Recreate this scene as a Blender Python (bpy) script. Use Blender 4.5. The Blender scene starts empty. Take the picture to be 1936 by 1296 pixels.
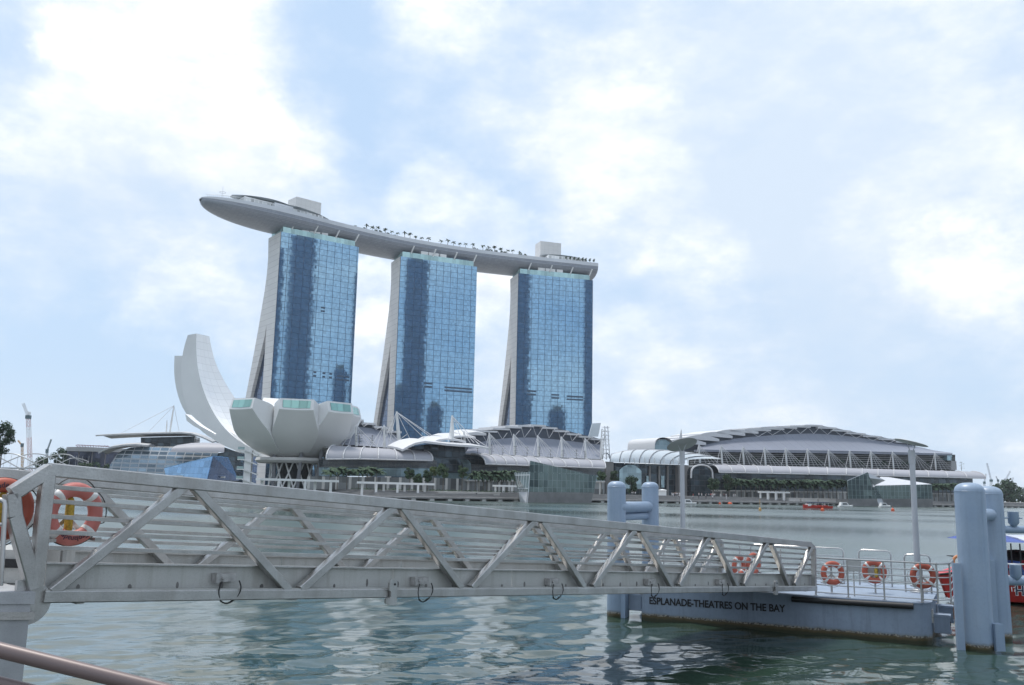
import bpy, math, random
from mathutils import Vector, Matrix, noise
random.seed(7)
V = Vector
sc = bpy.context.scene
COL = sc.collection

# ------------------------------------------------------------------ camera
F_PX, CXP, CYP, EYE = 1700.0, 968.0, 648.0, 4.0
PITCH, ROLL = math.atan((929 - 648) / 1700.0), math.asin(0.021)
_f = V((0, math.cos(PITCH), math.sin(PITCH)))
_u0 = V((0, -math.sin(PITCH), math.cos(PITCH)))
_r0 = V((1, 0, 0))
_r = _r0 * math.cos(ROLL) + _u0 * math.sin(ROLL)
_u = _u0 * math.cos(ROLL) - _r0 * math.sin(ROLL)
CAM = V((0, 0, EYE))
cam_data = bpy.data.cameras.new("camera")
cam_data.sensor_width = 36.0
cam_data.lens = F_PX / 1936.0 * 36.0
cam_data.clip_start = 0.2
cam_data.clip_end = 30000
cam = bpy.data.objects.new("camera", cam_data)
COL.objects.link(cam)
m = Matrix((( _r.x, _u.x, -_f.x, 0), (_r.y, _u.y, -_f.y, 0), (_r.z, _u.z, -_f.z, 0), (0, 0, 0, 1)))
cam.matrix_world = Matrix.Translation(CAM) @ m
sc.camera = cam

def ray(px, py):
    return (_f + _r * ((px - CXP) / F_PX) - _u * ((py - CYP) / F_PX)).normalized()

def at_y(px, py, y):
    d = ray(px, py); return CAM + d * (y / d.y)

def at_z(px, py, z):
    d = ray(px, py); return CAM + d * ((z - EYE) / d.z)

def on_plane(px, py, p, u):
    """where the ray of a photo point meets the vertical plane through p (x, y) along u (x, y)"""
    d = ray(px, py)
    n = V((-u[1], u[0], 0))
    t = n.dot(V((p[0], p[1], 0)) - CAM) / n.dot(d)
    return CAM + d * t

# ------------------------------------------------------------------ light
SUN_EL, SUN_AZ = math.radians(73), math.radians(-45)   # azimuth from +Y towards +X
sc.view_settings.view_transform = 'Standard'
sc.view_settings.look = 'None'
sc.view_settings.gamma = 1.0
sc.view_settings.exposure = 0.47
sd = V((math.sin(SUN_AZ) * math.cos(SUN_EL), math.cos(SUN_AZ) * math.cos(SUN_EL), math.sin(SUN_EL)))
ld = bpy.data.lights.new("sun", 'SUN')
ld.energy = 2.3
ld.angle = math.radians(10)
ld.color = (1.0, 0.96, 0.9)
sun = bpy.data.objects.new("sun", ld)
sun.rotation_euler = sd.to_track_quat('Z', 'Y').to_euler()
COL.objects.link(sun)

W = bpy.data.worlds.new("World")
sc.world = W
W.use_nodes = True
nt = W.node_tree
nt.nodes.clear()
def N(t, **kw):
    n = nt.nodes.new(t)
    for k, v in kw.items(): setattr(n, k, v)
    return n
def L(a, b): nt.links.new(a, b)
def mth(op, a, b=None, clamp=False):
    n = N('ShaderNodeMath', operation=op); n.use_clamp = clamp
    for i, x in enumerate((a, b)):
        if x is None: continue
        if isinstance(x, (int, float)): n.inputs[i].default_value = x
        else: L(x, n.inputs[i])
    return n.outputs[0]
def vm(op, a, b=None):
    n = N('ShaderNodeVectorMath', operation=op)
    for i, x in enumerate((a, b)):
        if x is None: continue
        if isinstance(x, (tuple, Vector)): n.inputs[i].default_value = tuple(x)
        else: L(x, n.inputs[i])
    return n.outputs[1] if op in ('DISTANCE', 'DOT_PRODUCT') else n.outputs[0]
def rng(x, a, b, c=0.0, d=1.0, smooth=True):
    n = N('ShaderNodeMapRange'); n.interpolation_type = 'SMOOTHSTEP' if smooth else 'LINEAR'
    L(x, n.inputs[0]); n.inputs[1].default_value = a; n.inputs[2].default_value = b
    n.inputs[3].default_value = c; n.inputs[4].default_value = d
    return n.outputs[0]
sky = N('ShaderNodeTexSky', sky_type='NISHITA')
sky.sun_disc = False
sky.sun_elevation = SUN_EL
sky.sun_rotation = SUN_AZ
sky.air_density = 1.0; sky.dust_density = 1.6; sky.ozone_density = 1.5
tc = N('ShaderNodeTexCoord')
D = tc.outputs['Generated']
def nz(vec, scale, detail=6, rough=0.55, off=(0, 0, 0)):
    n = N('ShaderNodeTexNoise'); n.noise_dimensions = '3D'
    L(vm('ADD', vec, off), n.inputs['Vector'])
    n.inputs['Scale'].default_value = scale; n.inputs['Detail'].default_value = detail; n.inputs['Roughness'].default_value = rough
    return n
# billow the direction so that cloud edges come out lumpy
wn = nz(D, 7.0, 7, 0.6)
wv = vm('SUBTRACT', wn.outputs['Color'], (0.5, 0.5, 0.5))
sw = N('ShaderNodeVectorMath', operation='SCALE'); L(wv, sw.inputs[0]); sw.inputs['Scale'].default_value = 0.16
DW = vm('ADD', D, sw.outputs[0])
# banks lie flatter near the horizon
fl = vm('MULTIPLY', D, (1.0, 1.0, 1.9))
n1 = nz(fl, 3.2, 8, 0.58, (3.1, 0.7, 1.9)).outputs['Fac']
n2 = nz(fl, 6.5, 8, 0.6, (8.3, 2.2, 5.1)).outputs['Fac']
n3 = nz(fl, 17.0, 6, 0.62, (1.3, 9.2, 4.4)).outputs['Fac']
# (photo column, row, angular radius, cloud cover, brightness)
SKY_FEATURES = [
    (330, 60, .135, .6, .55), (160, 130, .07, .5, .35), (420, 190, .11, .55, .25), (500, 270, .09, .5, .15),
    (300, 250, .16, .5, -.18), (120, 200, .1, .3, -.05), (40, 40, .07, -.25, -.1),
    (560, 70, .10, -.30, 0), (540, 190, .05, -.2, 0), (700, 230, .12, -.2, .0), (800, 300, .13, -.3, 0), (950, 340, .06, -.3, 0),
    (830, 30, .07, .3, .35), (760, 190, .06, .3, .15), (930, 240, .07, .3, .2), (1180, 210, .09, .3, .15),
    (1300, 90, .22, .5, -.22), (1650, 130, .26, .5, -.3), (1480, 270, .14, .4, .02), (1780, 260, .13, .4, .08),
    (1480, 400, .075, .4, -.42), (1390, 385, .06, .4, -.25), (1150, 360, .1, .4, .3), (820, 400, .07, .4, .4), (1300, 480, .07, .3, .3),
    (1790, 490, .07, .4, .4), (1870, 540, .07, .35, .35), (1560, 560, .12, .3, -.15), (1600, 660, .14, .2, -.35),
    (340, 580, .09, .5, .4), (480, 600, .07, .4, .3), (160, 490, .07, .3, .1), (240, 420, .12, .15, -.18), (700, 650, .06, .4, .2),
    (300, 720, .17, -.45, -.1), (120, 790, .2, -.5, -.15), (940, 700, .07, -.25, 0), (560, 760, .15, -.3, 0), (930, 560, .08, .4, .15),
    (1250, 700, .1, .3, .1), (1700, 760, .2, .1, -.1),
]
cov = None; bri = None
for (px, py, r, c, b) in SKY_FEATURES:
    d = vm('DISTANCE', DW, ray(px, py))
    s = rng(d, r * 1.25, r * 0.25)
    if c: cov = mth('MULTIPLY', s, c) if cov is None else mth('ADD', cov, mth('MULTIPLY', s, c))
    if b: bri = mth('MULTIPLY', s, b) if bri is None else mth('ADD', bri, mth('MULTIPLY', s, b))
def cen(x, k): return mth('MULTIPLY', mth('SUBTRACT', x, 0.5), k)
cover = mth('ADD', mth('ADD', mth('ADD', cen(n1, 1.5), cen(n2, 1.3)), mth('ADD', cen(n3, 0.6), mth('MULTIPLY', cov, 0.7))), 0.40)
cover = rng(cover, -0.05, 1.0, 0.0, 1.0, False)
sz = N('ShaderNodeSeparateXYZ'); L(D, sz.inputs[0])
low = rng(sz.outputs[2], 0.13, 0.0)
cover = mth('MAXIMUM', cover, mth('MULTIPLY', low, 0.55))
bright = mth('ADD', mth('ADD', mth('ADD', cen(n1, 0.7), cen(n2, 1.7)), mth('ADD', cen(n3, 1.5), mth('MULTIPLY', bri, 0.75))), 0.45)
bright = mth('POWER', rng(bright, -0.1, 1.15, smooth=False), 1.5)
bright = mth('ADD', bright, mth('MULTIPLY', rng(sz.outputs[1], 0.1, -0.6), 0.5), True)
cm = N('ShaderNodeMix', data_type='RGBA')
L(bright, cm.inputs[0])
cm.inputs[6].default_value = (0.53, 0.62, 0.735, 1)
cm.inputs[7].default_value = (0.84, 0.85, 0.865, 1)
# clear sky seen through a thin bright veil
bg1 = N('ShaderNodeBackground'); L(sky.outputs[0], bg1.inputs[0]); bg1.inputs[1].default_value = 0.10
bgv = N('ShaderNodeBackground'); bgv.inputs[0].default_value = (0.44, 0.585, 0.77, 1); bgv.inputs[1].default_value = 1.0
mv = N('ShaderNodeMixShader'); mv.inputs[0].default_value = 0.8; L(bg1.outputs[0], mv.inputs[1]); L(bgv.outputs[0], mv.inputs[2])
bg2 = N('ShaderNodeBackground'); L(cm.outputs[2], bg2.inputs[0]); bg2.inputs[1].default_value = 1.0
ms0 = N('ShaderNodeMixShader'); L(cover, ms0.inputs[0]); L(mv.outputs[0], ms0.inputs[1]); L(bg2.outputs[0], ms0.inputs[2])
# heaped clouds with crisp lumpy tops and bases that melt into the layer behind
wf = nz(D, 19.0, 6, 0.62, (4.4, 1.2, 7.7))
sw2 = N('ShaderNodeVectorMath', operation='SCALE'); L(vm('SUBTRACT', wf.outputs['Color'], (0.5, 0.5, 0.5)), sw2.inputs[0]); sw2.inputs['Scale'].default_value = 0.085
DF = vm('ADD', D, sw2.outputs[0])
sf = N('ShaderNodeSeparateXYZ'); L(DF, sf.inputs[0])
HEAPS = [(330, 20, .085, 1), (392, 60, .045, 1), (375, 120, .055, 1), (425, 165, .045, .95), (478, 205, .04, .9), (508, 255, .032, .8), (540, 300, .022, .7),
         (150, 95, .038, .9), (112, 118, .026, .8), (185, 80, .026, .9), (270, 600, .04, .3), (330, 575, .05, .5), (400, 580, .055, .5), (470, 610, .05, .45),
         (1240, 350, .05, .3), (1170, 365, .05, .4), (1310, 490, .05, .3), (1790, 485, .05, .75), (1850, 530, .045, .5),
         (830, 400, .06, .45), (920, 430, .05, .35), (690, 640, .06, .8), (930, 590, .06, .8), (700, 560, .04, .6), (1190, 660, .05, .3), (60, 280, .05, .3), (1195, 210, .045, .5), (840, 20, .06, .6)]
heap = None
for (px, py, r, w) in HEAPS:
    c = ray(px, py)
    a = mth('MULTIPLY', rng(vm('DISTANCE', DF, c), r * 1.2, r * .62, 0, w), rng(sf.outputs[2], c.z - r * .75, c.z + r * .35))
    heap = a if heap is None else mth('MAXIMUM', heap, a)
bg3 = N('ShaderNodeBackground'); bg3.inputs[1].default_value = 1.0
cm3 = N('ShaderNodeMix', data_type='RGBA'); L(rng(mth('ADD', cen(n3, 1.6), cen(n2, 1.2)), -.45, .35), cm3.inputs[0])
cm3.inputs[6].default_value = (0.62, 0.675, 0.755, 1); cm3.inputs[7].default_value = (0.98, 0.98, 0.98, 1); L(cm3.outputs[2], bg3.inputs[0])
ms = N('ShaderNodeMixShader'); L(mth('MULTIPLY', heap, 0.85), ms.inputs[0]); L(ms0.outputs[0], ms.inputs[1]); L(bg3.outputs[0], ms.inputs[2])
wo = N('ShaderNodeOutputWorld'); L(ms.outputs[0], wo.inputs[0])
W.cycles.sampling_method = 'MANUAL'
W.cycles.sample_map_resolution = 1024

# ------------------------------------------------------------------ helpers
ROOT = {}
def tag(o, label, cat, group=None):
    o['label'] = label; o['category'] = cat
    if group: o['group'] = group
    return o

def thing(name, label, cat, loc, group=None):
    o = bpy.data.objects.new(name, None)
    o.empty_display_size = 0.5
    COL.objects.link(o); o.location = loc
    ROOT[o.name] = V(loc)
    return tag(o, label, cat, group)

class MB:
    def __init__(s): s.v, s.f, s.uv = [], [], {}
    def add(s, vs, fs):
        k = len(s.v); s.v += [V(x) for x in vs]; s.f += [tuple(i + k for i in f) for f in fs]; return s
    def poly(s, vs): return s.add(vs, [tuple(range(len(vs)))])
    def quad(s, a, b, c, d, uv=None):
        s.add([a, b, c, d], [(0, 1, 2, 3)])
        if uv: s.uv[len(s.f) - 1] = uv
        return s
    def hexa(s, b, t):
        n = len(b)
        return s.add(list(b) + list(t), [tuple(range(n))[::-1], tuple(range(n, 2 * n))] + [(i, (i + 1) % n, (i + 1) % n + n, i + n) for i in range(n)])
    def box(s, c, ax, ay, az):
        c, ax, ay, az = V(c), V(ax), V(ay), V(az)
        b = [c - ax - ay - az, c + ax - ay - az, c + ax + ay - az, c - ax + ay - az]
        return s.hexa(b, [p + az * 2 for p in b])
    def abox(s, x0, x1, y0, y1, z0, z1):
        return s.box(((x0 + x1) / 2, (y0 + y1) / 2, (z0 + z1) / 2), ((x1 - x0) / 2, 0, 0), (0, (y1 - y0) / 2, 0), (0, 0, (z1 - z0) / 2))
    def beam(s, p, q, w, h, up=(0, 0, 1), bev=0.0):
        p, q = V(p), V(q); d = (q - p).normalized(); up = V(up)
        side = d.cross(up)
        if side.length < 1e-4: side = d.cross(V((1, 0, 0)))
        side.normalize(); up2 = side.cross(d).normalized()
        a, b = side * w / 2, up2 * h / 2
        if bev > 0:
            e = bev
            prof = []
            for sx, sy in ((-1, -1), (1, -1), (1, 1), (-1, 1)):
                P = [(sx * (w / 2 - e), sy * h / 2), (sx * w / 2, sy * (h / 2 - e))]
                if sx * sy > 0: P = P
                if (sx, sy) in ((-1, -1), (1, 1)): P = P[::-1]
                prof += P
            s0 = [p + side * x + up2 * y for x, y in prof]; s1 = [q + side * x + up2 * y for x, y in prof]
            return s.hexa(s0, s1)
        return s.hexa([p - a - b, p + a - b, p + a + b, p - a + b], [q - a - b, q + a - b, q + a + b, q - a + b])
    def tube(s, pts, r, n=8, caps=True):
        pts = [V(p) for p in pts]; m_ = len(pts)
        rs = r if isinstance(r, (list, tuple)) else [r] * m_
        prev = None; rings = []
        for i, p in enumerate(pts):
            d = (pts[min(i + 1, m_ - 1)] - pts[max(i - 1, 0)])
            d = d.normalized() if d.length > 1e-9 else V((0, 0, 1))
            if prev is None:
                a = d.cross(V((0, 0, 1)))
                if a.length < 0.05: a = d.cross(V((1, 0, 0)))
            else: a = prev - d * prev.dot(d)
            a.normalize(); prev = a; b = d.cross(a)
            rings.append([p + (a * math.cos(2 * math.pi * k / n) + b * math.sin(2 * math.pi * k / n)) * rs[i] for k in range(n)])
        return s.loft(rings, caps)
    def loft(s, rings, caps=True, closed=True):
        n = len(rings[0]); k0 = len(s.v); vs = [p for r_ in rings for p in r_]; fs = []
        for i in range(len(rings) - 1):
            for k in range(n if closed else n - 1):
                a = i * n + k; b = i * n + (k + 1) % n
                fs.append((a, b, b + n, a + n))
        if caps and closed:
            fs.append(tuple(range(n))[::-1]); fs.append(tuple(range((len(rings) - 1) * n, len(rings) * n)))
        return s.add(vs, fs)
    def prism(s, poly, vec):
        vec = V(vec); return s.hexa([V(p) for p in poly], [V(p) + vec for p in poly])
    def lathe(s, c, prof, n=16, ax=(0, 0, 1)):
        ax = V(ax).normalized(); a = ax.orthogonal().normalized(); b = ax.cross(a); c = V(c)
        return s.loft([[c + ax * z + (a * math.cos(2 * math.pi * k / n) + b * math.sin(2 * math.pi * k / n)) * max(r, 1e-4) for k in range(n)] for r, z in prof])
    def build(s, name, mat, parent=None, smooth=False, origin=None, slots=None, fmat=None):
        if parent is not None:
            o0 = ROOT[parent.name]
        else:
            if origin is None:
                n = max(1, len(s.v)); cx = sum(p.x for p in s.v) / n; cy = sum(p.y for p in s.v) / n
                origin = (cx, cy, min(p.z for p in s.v))
            o0 = V(origin)
        me = bpy.data.meshes.new(name)
        me.from_pydata([tuple(p - o0) for p in s.v], [], s.f)
        if s.uv:
            lay = me.uv_layers.new(name="UVMap")
            for fi, uv in s.uv.items():
                for j, li in enumerate(me.polygons[fi].loop_indices): lay.data[li].uv = uv[j]
        for mm in (slots or [mat]): me.materials.append(mm)
        if fmat:
            for p, i in zip(me.polygons, fmat): p.material_index = i
        if smooth: me.polygons.foreach_set('use_smooth', [True] * len(me.polygons))
        me.validate()
        # consistent outward normals
        import bmesh
        bm = bmesh.new(); bm.from_mesh(me); bmesh.ops.recalc_face_normals(bm, faces=bm.faces); bm.to_mesh(me); bm.free()
        if smooth:
            try: me.set_sharp_from_angle(angle=math.radians(smooth if smooth is not True else 40))
            except Exception: pass
        o = bpy.data.objects.new(name, me)
        COL.objects.link(o)
        if parent is not None:
            o.parent = parent; ROOT[o.name] = o0
        else:
            o.location = o0; ROOT[o.name] = o0
        return o

def kids(o): return [c for c in COL.objects if c.parent == o]
def dup(root, loc, rotz=0.0, scale=1.0, label=None, group=None, tree=None):
    """copy of a thing with copies of its parts and sub-parts (tree: its cached children)"""
    r = root.copy(); COL.objects.link(r); r.location = loc
    if rotz is not None: r.rotation_euler = (0, 0, rotz)
    r.scale = (scale, scale, scale) if isinstance(scale, (int, float)) else scale
    if label: r['label'] = label
    if group: r['group'] = group
    for ch, sub in (tree or []):
        c = ch.copy(); COL.objects.link(c); c.parent = r
        for g in sub:
            d = g.copy(); COL.objects.link(d); d.parent = c
    return r

MATS = {}
def mat(name, col, rough=0.6, metal=0.0, var=0.12, scale=1.5, bump=0.0, bscale=20.0, spec=0.5, col2=None, detail=5, stretch=None, coat=0.0, grain=0.0, gscale=40.0, streak=0.0):
    """principled surface whose colour drifts with an object-space noise"""
    if name in MATS: return MATS[name]
    M = bpy.data.materials.new(name); M.use_nodes = True
    t = M.node_tree; b = t.nodes['Principled BSDF']
    b.inputs['Roughness'].default_value = rough; b.inputs['Metallic'].default_value = metal
    b.inputs['Specular IOR Level'].default_value = spec
    b.inputs['Coat Weight'].default_value = coat
    co = t.nodes.new('ShaderNodeTexCoord'); src = co.outputs['Object']
    if stretch:
        mp = t.nodes.new('ShaderNodeMapping'); mp.inputs['Scale'].default_value = stretch
        t.links.new(src, mp.inputs['Vector']); src = mp.outputs[0]
    n = t.nodes.new('ShaderNodeTexNoise'); n.inputs['Scale'].default_value = scale; n.inputs['Detail'].default_value = detail
    t.links.new(src, n.inputs['Vector'])
    r = t.nodes.new('ShaderNodeMapRange'); r.inputs[1].default_value = 0.3; r.inputs[2].default_value = 0.7
    t.links.new(n.outputs['Fac'], r.inputs[0])
    mx = t.nodes.new('ShaderNodeMix'); mx.data_type = 'RGBA'
    c2 = col2 or tuple(c * (1 - 2 * var) for c in col)
    c1 = col if col2 else tuple(min(1, c * (1 + var * 0.5)) for c in col)
    mx.inputs[6].default_value = (*c2, 1); mx.inputs[7].default_value = (*c1, 1)
    t.links.new(r.outputs[0], mx.inputs[0]); res = mx.outputs[2]
    def weather(vec_scale, sc3, lo, hi, amt, dark):
        nonlocal res
        m3 = t.nodes.new('ShaderNodeMapping'); m3.inputs['Scale'].default_value = vec_scale; t.links.new(co.outputs['Object'], m3.inputs['Vector'])
        n3 = t.nodes.new('ShaderNodeTexNoise'); n3.inputs['Scale'].default_value = sc3; n3.inputs['Detail'].default_value = 6; n3.inputs['Roughness'].default_value = .65
        t.links.new(m3.outputs[0], n3.inputs['Vector'])
        r3 = t.nodes.new('ShaderNodeMapRange'); r3.inputs[1].default_value = lo; r3.inputs[2].default_value = hi; r3.inputs[4].default_value = amt
        t.links.new(n3.outputs['Fac'], r3.inputs[0])
        x3 = t.nodes.new('ShaderNodeMix'); x3.data_type = 'RGBA'; t.links.new(r3.outputs[0], x3.inputs[0]); t.links.new(res, x3.inputs[6]); x3.inputs[7].default_value = (*dark, 1); res = x3.outputs[2]
        return r3.outputs[0]
    if grain: weather((1, 1, 1), gscale, .48, .72, grain, tuple(c * .55 for c in col))
    if streak:
        w_ = weather((1, 1, .07), 5.0, .50, .74, streak, (col[0] * .52, col[1] * .47, col[2] * .41))
        ra = t.nodes.new('ShaderNodeMath'); ra.operation = 'MULTIPLY_ADD'; t.links.new(w_, ra.inputs[0]); ra.inputs[1].default_value = .3; ra.inputs[2].default_value = rough; t.links.new(ra.outputs[0], b.inputs['Roughness'])
    t.links.new(res, b.inputs['Base Color'])
    if bump:
        n2 = t.nodes.new('ShaderNodeTexNoise'); n2.inputs['Scale'].default_value = bscale; n2.inputs['Detail'].default_value = 4
        t.links.new(src, n2.inputs['Vector'])
        bp = t.nodes.new('ShaderNodeBump'); bp.inputs['Strength'].default_value = bump; bp.inputs['Distance'].default_value = 0.02
        t.links.new(n2.outputs['Fac'], bp.inputs['Height']); t.links.new(bp.outputs[0], b.inputs['Normal'])
    MATS[name] = M
    return M

def grid_mat(name, glass, line, cell, lw, metal=0.85, rough=0.06, tilt=0.006, minor=None, var=0.25, linerough=0.5, axes=None):
    """curtain wall: UV in metres, panes with their own slight tilt and tint, dark joints"""
    M = bpy.data.materials.new(name); M.use_nodes = True
    t = M.node_tree; b = t.nodes['Principled BSDF']
    def n_(ty, **kw):
        x = t.nodes.new(ty)
        for k, v in kw.items(): setattr(x, k, v)
        return x
    def m_(op, a, bb=None):
        x = n_('ShaderNodeMath', operation=op)
        for i, q in enumerate((a, bb)):
            if q is None: continue
            if isinstance(q, (int, float)): x.inputs[i].default_value = q
            else: t.links.new(q, x.inputs[i])
        return x.outputs[0]
    uv = n_('ShaderNodeUVMap'); uv.uv_map = 'UVMap'
    sp = n_('ShaderNodeSeparateXYZ'); t.links.new(uv.outputs[0], sp.inputs[0])
    X, Y = sp.outputs[0], sp.outputs[1]
    def line_mask(x, c, w):
        fr = m_('FRACT', m_('DIVIDE', x, c)); return m_('LESS_THAN', fr, w / c)
    mask = m_('MAXIMUM', line_mask(X, cell[0], lw[0]), line_mask(Y, cell[1], lw[1]))
    cx, cy = (minor or cell)
    comb = n_('ShaderNodeCombineXYZ')
    t.links.new(m_('FLOOR', m_('DIVIDE', X, cx)), comb.inputs[0]); t.links.new(m_('FLOOR', m_('DIVIDE', Y, cy)), comb.inputs[1])
    wn_ = n_('ShaderNodeTexWhiteNoise'); wn_.noise_dimensions = '2D'; t.links.new(comb.outputs[0], wn_.inputs['Vector'])
    # tint per pane
    mx = n_('ShaderNodeMix', data_type='RGBA')
    t.links.new(wn_.outputs['Value'], mx.inputs[0])
    mx.inputs[6].default_value = (*[c * (1 - var) for c in glass], 1); mx.inputs[7].default_value = (*[min(1, c * (1 + var * .6)) for c in glass], 1)
    mx2 = n_('ShaderNodeMix', data_type='RGBA'); t.links.new(mask, mx2.inputs[0])
    t.links.new(mx.outputs[2], mx2.inputs[6]); mx2.inputs[7].default_value = (*line, 1)
    t.links.new(mx2.outputs[2], b.inputs['Base Color'])
    b.inputs['Metallic'].default_value = metal
    rr = m_('ADD', m_('MULTIPLY', mask, linerough), rough); t.links.new(rr, b.inputs['Roughness'])
    t.links.new(m_('MULTIPLY', m_('SUBTRACT', 1.0, mask), metal), b.inputs['Metallic'])
    if tilt:
        g = n_('ShaderNodeNewGeometry')
        v1 = n_('ShaderNodeVectorMath', operation='SUBTRACT'); t.links.new(wn_.outputs['Color'], v1.inputs[0]); v1.inputs[1].default_value = (.5, .5, .5)
        v2 = n_('ShaderNodeVectorMath', operation='SCALE'); t.links.new(v1.outputs[0], v2.inputs[0]); v2.inputs['Scale'].default_value = tilt * 2
        v3 = n_('ShaderNodeVectorMath', operation='ADD'); t.links.new(g.outputs['Normal'], v3.inputs[0]); t.links.new(v2.outputs[0], v3.inputs[1])
        v4 = n_('ShaderNodeVectorMath', operation='NORMALIZE'); t.links.new(v3.outputs[0], v4.inputs[0])
        t.links.new(v4.outputs[0], b.inputs['Normal'])
    return M

def lerp(a, b, t): return a + (b - a) * t
def h2(u): return V((u[0], u[1], 0))
# ------------------------------------------------------------------ setting: water, land, promenades
def structure(o): o['kind'] = 'structure'; return o

def make_water():
    import numpy as np
    M = bpy.data.materials.new("bay_water"); M.use_nodes = True
    t = M.node_tree; b = t.nodes['Principled BSDF']
    b.inputs['Base Color'].default_value = (0.026, 0.050, 0.036, 1)
    b.inputs['IOR'].default_value = 1.65
    at = t.nodes.new('ShaderNodeAttribute'); at.attribute_name = 'chop'
    t.links.new(at.outputs['Fac'], b.inputs['Roughness'])
    co = t.nodes.new('ShaderNodeTexCoord')
    mp = t.nodes.new('ShaderNodeMapping'); mp.inputs['Scale'].default_value = (0.7, 1.4, 1)
    t.links.new(co.outputs['Object'], mp.inputs['Vector'])
    n = t.nodes.new('ShaderNodeTexNoise'); n.inputs['Scale'].default_value = 5.0; n.inputs['Detail'].default_value = 3; n.inputs['Roughness'].default_value = .5
    t.links.new(mp.outputs[0], n.inputs['Vector'])
    bp = t.nodes.new('ShaderNodeBump'); bp.inputs['Distance'].default_value = .005; bp.inputs['Strength'].default_value = 1.0
    t.links.new(n.outputs['Fac'], bp.inputs['Height']); t.links.new(bp.outputs[0], b.inputs['Normal'])
    # wind chop: a sum of travelling waves on a fan of cells that grow with distance; waves too short for a cell
    # are left out there and counted as roughness instead
    rs = np.random.RandomState(12)
    nw = 46
    lam = np.exp(np.linspace(math.log(.24), math.log(3.6), nw)) * rs.uniform(.9, 1.1, nw)
    th = rs.normal(math.radians(-68), math.radians(38), nw)
    slope = WAVE_SLOPE * np.sqrt(2.0 / nw) * (.75 + .5 * (lam < 2.5))
    k = 2 * math.pi / lam; amp = slope / k; ph = rs.uniform(0, 2 * math.pi, nw)
    rows = []
    r = 3.2
    while r < 1350:
        rows.append(r); r += max(.05, min(r * r / (EYE * 900.0) * .75, r * .05))
    r = np.array(rows); na = 640; ang = np.radians(np.linspace(-47, 47, na))
    X = (r[:, None] * np.sin(ang)[None, :]); Y = (r[:, None] * np.cos(ang)[None, :])
    dr = np.gradient(r); cell = np.maximum(dr, r * (ang[1] - ang[0]))
    Z = np.zeros_like(X); lost = np.zeros_like(r)
    # gusts: patches of calmer and livelier water
    g = .85 + .3 * np.sin(X * .021 + Y * .05 + 1.1) + .2 * np.sin(X * .06 - Y * .031 + 2.0)
    for i in range(nw):
        f = np.clip((lam[i] / cell - .7) / 1.2, 0, 1)
        lost += (slope[i] ** 2 / 2) * (1 - f ** 2)
        if f.max() <= 0: continue
        nr = int((f > 0).sum())
        Z[:nr] += amp[i] * f[:nr, None] * np.sin(k[i] * (X[:nr] * math.cos(th[i]) + Y[:nr] * math.sin(th[i])) + ph[i])
    Z *= g
    rough = np.clip(np.sqrt(np.sqrt(2 * lost) * .55), .012, .20)
    nr = len(r)
    me = bpy.data.meshes.new("bay_water")
    co_ = np.stack([X, Y, Z], -1).reshape(-1, 3)
    # outer skirt: flat water all round, joined to the fan's rim by lying just under it
    sk = np.array([(-1450, -400, -.25), (1450, -400, -.25), (1450, 2550, -.25), (-1450, 2550, -.25)], float)
    allv = np.concatenate([co_, sk]); nv = len(allv)
    i0 = (np.arange(nr - 1)[:, None] * na + np.arange(na - 1)[None, :]).ravel()
    quads = np.stack([i0, i0 + na, i0 + na + 1, i0 + 1], -1)[:, ::-1]
    quads = np.concatenate([quads, np.array([[nv - 4, nv - 3, nv - 2, nv - 1]])])
    me.vertices.add(nv); me.vertices.foreach_set('co', allv.ravel())
    me.loops.add(quads.size); me.loops.foreach_set('vertex_index', quads.ravel().astype(np.int32))
    me.polygons.add(len(quads)); me.polygons.foreach_set('loop_start', np.arange(len(quads), dtype=np.int32) * 4)
    me.update(calc_edges=True); me.validate()
    me.polygons.foreach_set('use_smooth', [True] * len(me.polygons))
    a_ = me.attributes.new('chop', 'FLOAT', 'POINT'); a_.data.foreach_set('value', np.concatenate([(np.repeat(rough, na) * np.clip(1 + .45 * np.sin(X * .011 + Y * .035 + 2) * np.sin(X * .027 - Y * .012) + .3 * np.sin(Y * .09 + X * .02), .45, 1.6).ravel()), np.full(4, .35)]).astype(np.float32))
    me.materials.append(M)
    o = bpy.data.objects.new("bay_water", me); COL.objects.link(o)
    return structure(o)
WAVE_SLOPE = .068
make_water()

SHORE = [(-1450, 1200), (-700, 850), (-370, 690), (-240, 585), (-118, 402), (-75, 345), (-43, 318), (37, 386), (163, 493), (355, 623), (700, 900), (1450, 1450)]
m_land = mat("land_paving", (0.34, 0.33, 0.31), 0.9, var=.2, scale=.02)
m_quay = mat("quay_concrete", (0.27, 0.265, 0.26), 0.85, var=.25, scale=.3, col2=(0.19, .187, .183))
m_steps = mat("granite_steps", (0.31, 0.30, 0.295), 0.8, var=.2, scale=.4)
m_dark = mat("dark_void", (0.03, 0.032, 0.034), 0.9)
m_white = mat("white_paint", (0.78, 0.78, 0.77), 0.5, var=.05, scale=.3)
m_conc = mat("pale_concrete", (0.55, 0.54, 0.52), 0.7, var=.08, scale=.2)
def off_poly(pts, d):
    out = []
    for i, p in enumerate(pts):
        a = V(pts[max(i - 1, 0)]); b = V(pts[min(i + 1, len(pts) - 1)])
        t_ = (b - a).normalized(); out.append(V(p) + V((-t_.y, t_.x)) * d)
    return out
LAND_Z = 3.4
l0 = off_poly(SHORE, 0); l1 = off_poly(SHORE, 9); l2 = off_poly(SHORE, 10.5); l3 = off_poly(SHORE, 20)
def P3(p, z): return V((p[0], p[1], z))
mb = MB()
ring = [P3(p, LAND_Z) for p in l3]
mb.poly(ring + [V((1450, 2550, LAND_Z)), V((-1450, 2550, LAND_Z))])
structure(mb.build("ground", m_land))
mb = MB()
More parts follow.
